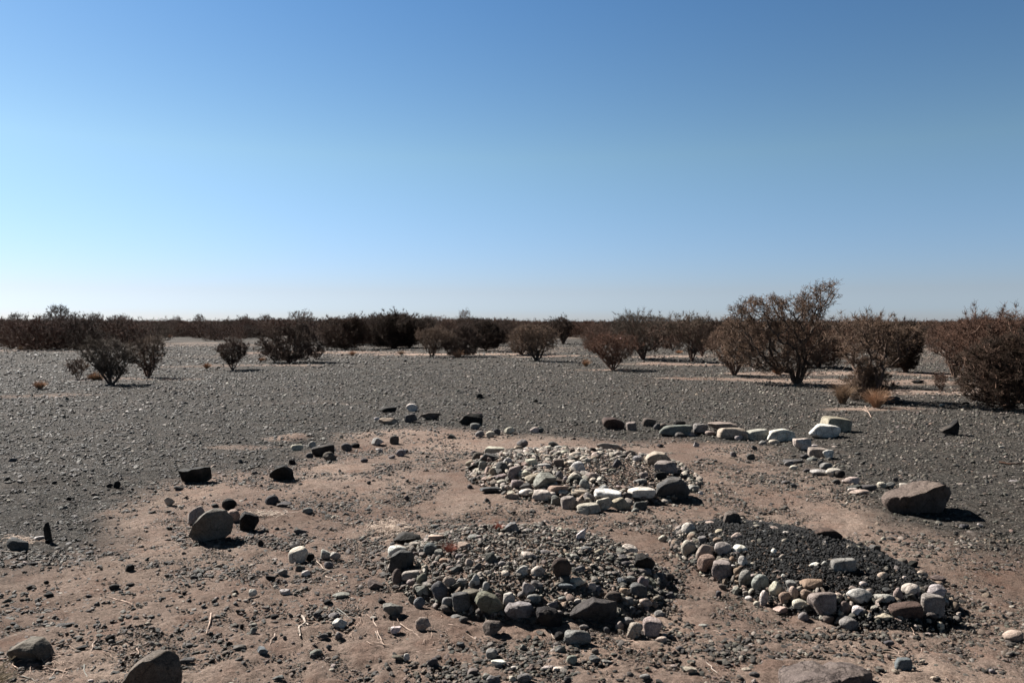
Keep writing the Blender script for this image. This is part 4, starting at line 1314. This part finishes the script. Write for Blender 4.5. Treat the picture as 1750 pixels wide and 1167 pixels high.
# ------------------------------------------------------------ straw tussocks and red stems
def blades(rng, n, w, h, droop, mat, r=.0022, name='tussock', segs=3):
    A, B, ra, rb = [], [], [], []
    for _ in range(n):
        a = rng.uniform(0, 6.28); out = rng.uniform(0, 1)**.7; L = h*rng.uniform(.55, 1.08)
        p = np.array([math.cos(a), math.sin(a), 0])*rng.uniform(0, .12)*w
        d = np.array([math.cos(a)*out*w/h*.55, math.sin(a)*out*w/h*.55, 1.0])
        for q in range(segs):
            nd = d+rng.normal(0, .12, 3)+np.array([math.cos(a), math.sin(a), -.6])*droop*q*out
            nd /= np.linalg.norm(nd); e = p+nd*L/segs; A.append(p); B.append(e); ra.append(r*(1-q*.22)); rb.append(r*(1-(q+1)*.22)); p = e; d = nd
    return mesh_np(name, *tubes(A, B, np.array(ra), np.array(rb), 3), mat)
trng = np.random.default_rng(4)
TUS = [(1440,690,34,40,'straw coloured tussock at the left foot of the low grey bush',1),(1498,697,42,36,'orange straw tussock at the right foot of the low grey bush',1),(68,665,20,16,'small orange tussock standing alone on the gravel at far left',1),
 (354,630,14,11,'tiny orange tussock left of the small upright shrub',0),(602,608,14,10,'small orange tussock in front of the left dark shrub of the thicket',0),(686,606,18,9,'low straw tussock in front of the largest thicket shrub',0),
 (782,612,26,17,'russet tussock at the foot of the russet shrub by the thicket',0),(1001,626,18,14,'small orange tussock left of the reddish fan shrub',0),(35,598,20,9,None,0),(52,598,16,8,None,0),(130,597,22,9,None,0),(160,593,20,9,None,0),(218,591,14,7,None,0),
 (232,586,16,7,None,0),(240,582,18,8,None,0),(338,574,18,5,None,0),(362,574,14,5,None,0),(384,575,14,5,None,0),(448,618,14,9,'tiny straw tussock at the left foot of the wide round russet shrub',0),(165,650,34,16,'low orange tussock at the left foot of the bushy brown shrub',1),
 (1425,598,16,8,'straw tussock on the soil right of the tallest tree',0),(1330,640,24,16,'pale straw at the left foot of the tallest tree',1),(290,577,14,6,None,0),(1160,604,18,8,'straw tuft between the wide fan shrub and the upright one',0),(1575,583,14,6,'tiny straw tuft on open ground left of the reddish shrubs at right',0)]
for (bx, by, w, h, lab, big) in TUS:
    x, y = hit(bx, by); k = y/FPX
    o = link('tussock', blades(trng, 420 if big else 160, w*k, h*k*1.05, .25, M_STRAW, .0028 if y < 20 else .006), (x, y, float(H(x, y))-.01))
    tag(o, lab or 'small straw tussock at the foot of the scrub along the left horizon', 'tussock', None if lab else 'tussocks below the left scrub')
for (bx, by, w, h, n, lab) in ((853,908,24,20,120,'small red stemmed dry plant behind the near mound beside the grey dome stone'),(769,946,30,24,170,'red stemmed dry plant growing among pebbles on the left slope of the near mound'),(1372,782,12,8,0,None)):
    if not n: continue
    x, y = hit(bx, by); k = y/FPX
    tag(link('dry_plant', blades(trng, n, w*k*1.1, h*k, .1, M_RED, .0016, 'dry_plant', 4), (x, y, float(H(x, y)))), lab, 'plant')
# coarse dry grass at the very corner, below the half sunk boulder
x, y = flat(-30, 1195)
tag(link('dry_grass_tuft', blades(trng, 260, .25, .2, .3, simple_mat('dry_blade', (.07,.055,.035), (.16,.12,.07), 10), .0022, 'dry_grass_tuft'), (x, y, float(H(x, y)))), 'dark dry grass tuft cut off by the lower left corner of the picture', 'grass tuft')
# flattened pale straw
def litter(px, py, w, h, n, lab, mat):
    pts = []
    A, B = [], []
    for _ in range(n):
        X, Y = hit(px+trng.normal()*w*.32, py+trng.normal()*h*.32); a = trng.normal(.1, .9); L = trng.uniform(.05, .16)
        p = np.array([X-math.cos(a)*L/2, Y-math.sin(a)*L/2, 0]); d = a
        for q in range(3):
            e = p+np.array([math.cos(d), math.sin(d), 0])*L/3
            p[2] = float(H(p[0], p[1]))+trng.uniform(.006, .03); e[2] = float(H(e[0], e[1]))+trng.uniform(.006, .03)
            A.append(p.copy()); B.append(e.copy()); p = e; d += trng.normal(0, .35)
    o = link('straw_litter', mesh_np('straw_litter', *tubes(A, B, np.full(len(A), .0022), np.full(len(A), .0014), 3), mat)); tag(o, lab, 'straw', kind='stuff')
litter(663, 905, 52, 20, 150, 'matted pale straw lying at the back left of the near mound', M_STRAWG)
litter(455, 880, 60, 5, 70, 'streak of pale straw on the soil right of the black block', M_STRAWG)
litter(35, 925, 40, 14, 30, 'thin straw scattered by the dark rock at the left edge', M_STRAWG)
def twig_litter(spots_, lab):
    A, B = [], []
    for (px, py, w, h, n) in spots_:
        for _ in range(n):
            X, Y = hit(px+trng.normal()*w*.4, min(1160, py+trng.normal()*h*.4)); a = trng.uniform(0, 6.28); L = trng.uniform(.03, .13)
            p = np.array([X, Y, float(H(X, Y))+.006])
            for q in range(3):
                e = p+np.array([math.cos(a), math.sin(a), 0])*L/3; e[2] = float(H(e[0], e[1]))+trng.uniform(.004, .016); A.append(p); B.append(e); p = e; a += trng.normal(0, .45)
    tag(link('twig_litter', mesh_np('twig_litter', *tubes(A, B, np.full(len(A), .0018), np.full(len(A), .0013), 4), M_STICK)), lab, 'twigs', kind='stuff')
twig_litter([(100,1130,110,30,34),(570,1040,90,70,30),(700,1080,200,60,26),(250,930,120,30,14),(1100,1110,200,50,16),(1050,945,80,20,10),(1500,1120,250,40,10),(200,1000,250,60,16),(1250,950,60,40,8)], 'tiny dry twigs and stems littering the soil in the foreground')
# dead sticks: pixel path, thickness (m), label
STK = [([(188,1023),(207,1027),(226,1033)], .004, 'thin pale stick lying on the soil at lower left, forked at its right end', M_STICK, [(218,1040),(226,1032)]),
 ([(361,1050),(358,1068),(353,1085)], .006, 'short crooked stick with a dark knob lying near the lower left centre', M_STICK, None),
 ([(516,1055),(522,1066),(511,1074),(513,1090)], .007, 'bleached bone like stick on the soil at lower left centre', M_BONE, [(520,1066),(527,1070)]),
 ([(222,936),(238,919),(262,926),(282,926)], .003, 'thin curved stick in front of the dark shaded gravel left of the boulders', M_STICK, [(286,924),(306,932)]),
 ([(0,943),(22,945),(42,947)], .005, 'straight pale stick at the left edge below the dark rock', M_STICK, None),
 ([(538,957),(552,972),(570,977)], .003, 'thin pale stick right of the yellow cream stone', M_BONE, None),
 ([(556,985),(572,992),(578,1000),(579,1012)], .003, 'curved white stick between the pale stones and the near mound', M_BONE, None),
 ([(575,1040),(590,1050),(602,1061)], .003, 'straight pale stick leaning over the slate bits left of the near mound', M_BONE, [(568,1042),(596,1058)]),
 ([(638,1056),(645,1080),(654,1102)], .004, 'pair of thin long sticks lying crossed in front of the near mound, left', M_STICK, [(640,1078),(652,1100)]),
 ([(684,1067),(700,1078),(714,1086)], .004, 'thin pale stick left of the pale tan angular rock', M_STICK, None),
 ([(470,1084),(463,1100),(458,1106)], .004, 'small dark twig rising from the bluish white dimpled pebble', M_STICK, None),
 ([(162,1098),(155,1115)], .004, 'short thin stick between the two smooth boulders at lower left', M_STICK, None),
 ([(234,1110),(236,1120)], .005, 'tiny stick standing by the top of the tall reddish boulder', M_STICK, None),
 ([(144,1136),(146,1152),(150,1164)], .003, 'pale curved stick at the bottom edge left of the tall reddish boulder', M_BONE, None),
 ([(35,1156),(50,1160),(65,1165)], .003, 'white stick at the bottom edge below the half sunk boulder', M_BONE, None),
 ([(0,1128),(20,1127),(22,1138),(32,1144)], .004, 'grey bent stick at the left edge below the half sunk boulder', M_STICK, None),
 ([(75,1144),(95,1146),(115,1150),(105,1160)], .004, 'dark tangled twig on the soil below the half sunk boulder', M_STICK, [(95,1146),(85,1160)]),
 ([(1205,1131),(1216,1143),(1226,1151)], .003, 'thin white stick on the soil at the bottom right of the near mound', M_BONE, None),
 ([(938,1078),(945,1088),(952,1095)], .003, 'thin white stem left of the rough light grey rock', M_BONE, None),
 ([(1072,1096),(1085,1098),(1100,1102)], .004, 'dark thin stick at the front right corner of the near mound', M_STICK, None),
 ([(1708,792),(1728,795),(1750,794)], .012, 'dark dead branch lying on the gravel at the right edge', M_TWIG_DARK, None),
 ([(1655,680),(1668,684),(1685,683)], .008, 'dead branch lying in front of the large bush at the right edge', M_TWIG_DARK, None),
 ([(1474,700),(1484,705),(1489,714)], .008, 'small forked dead twig in front of the right straw tussock', M_STICK, [(1478,694),(1484,705)])]
for path, r, lab, mat, fork in STK:
    A, B = [], []
    for pth in ([path] + ([fork] if fork else [])):
        Q = []
        for (u, v) in pth:
            X, Y = hit(u, min(v, 1166)) if v <= 1166 else flat(u, v); Q.append(np.array([X, Y, float(H(X, Y))+r*1.3]))
        R_ = []
        for a, b in zip(Q[:-1], Q[1:]):
            for f in (0, .33, .66): 
                p = a*(1-f)+b*f+trng.normal(0, .003, 3)*(f > 0); p[2] = max(float(H(p[0], p[1]))+r*1.1, p[2]); R_.append(p)
        R_.append(Q[-1]); A += R_[:-1]; B += R_[1:]
    n = len(A); rr = np.linspace(r, r*.55, n)
    tag(link('stick', mesh_np('stick', *tubes(A, B, rr, np.append(rr[1:], r*.5), 6), mat)), lab, 'stick')
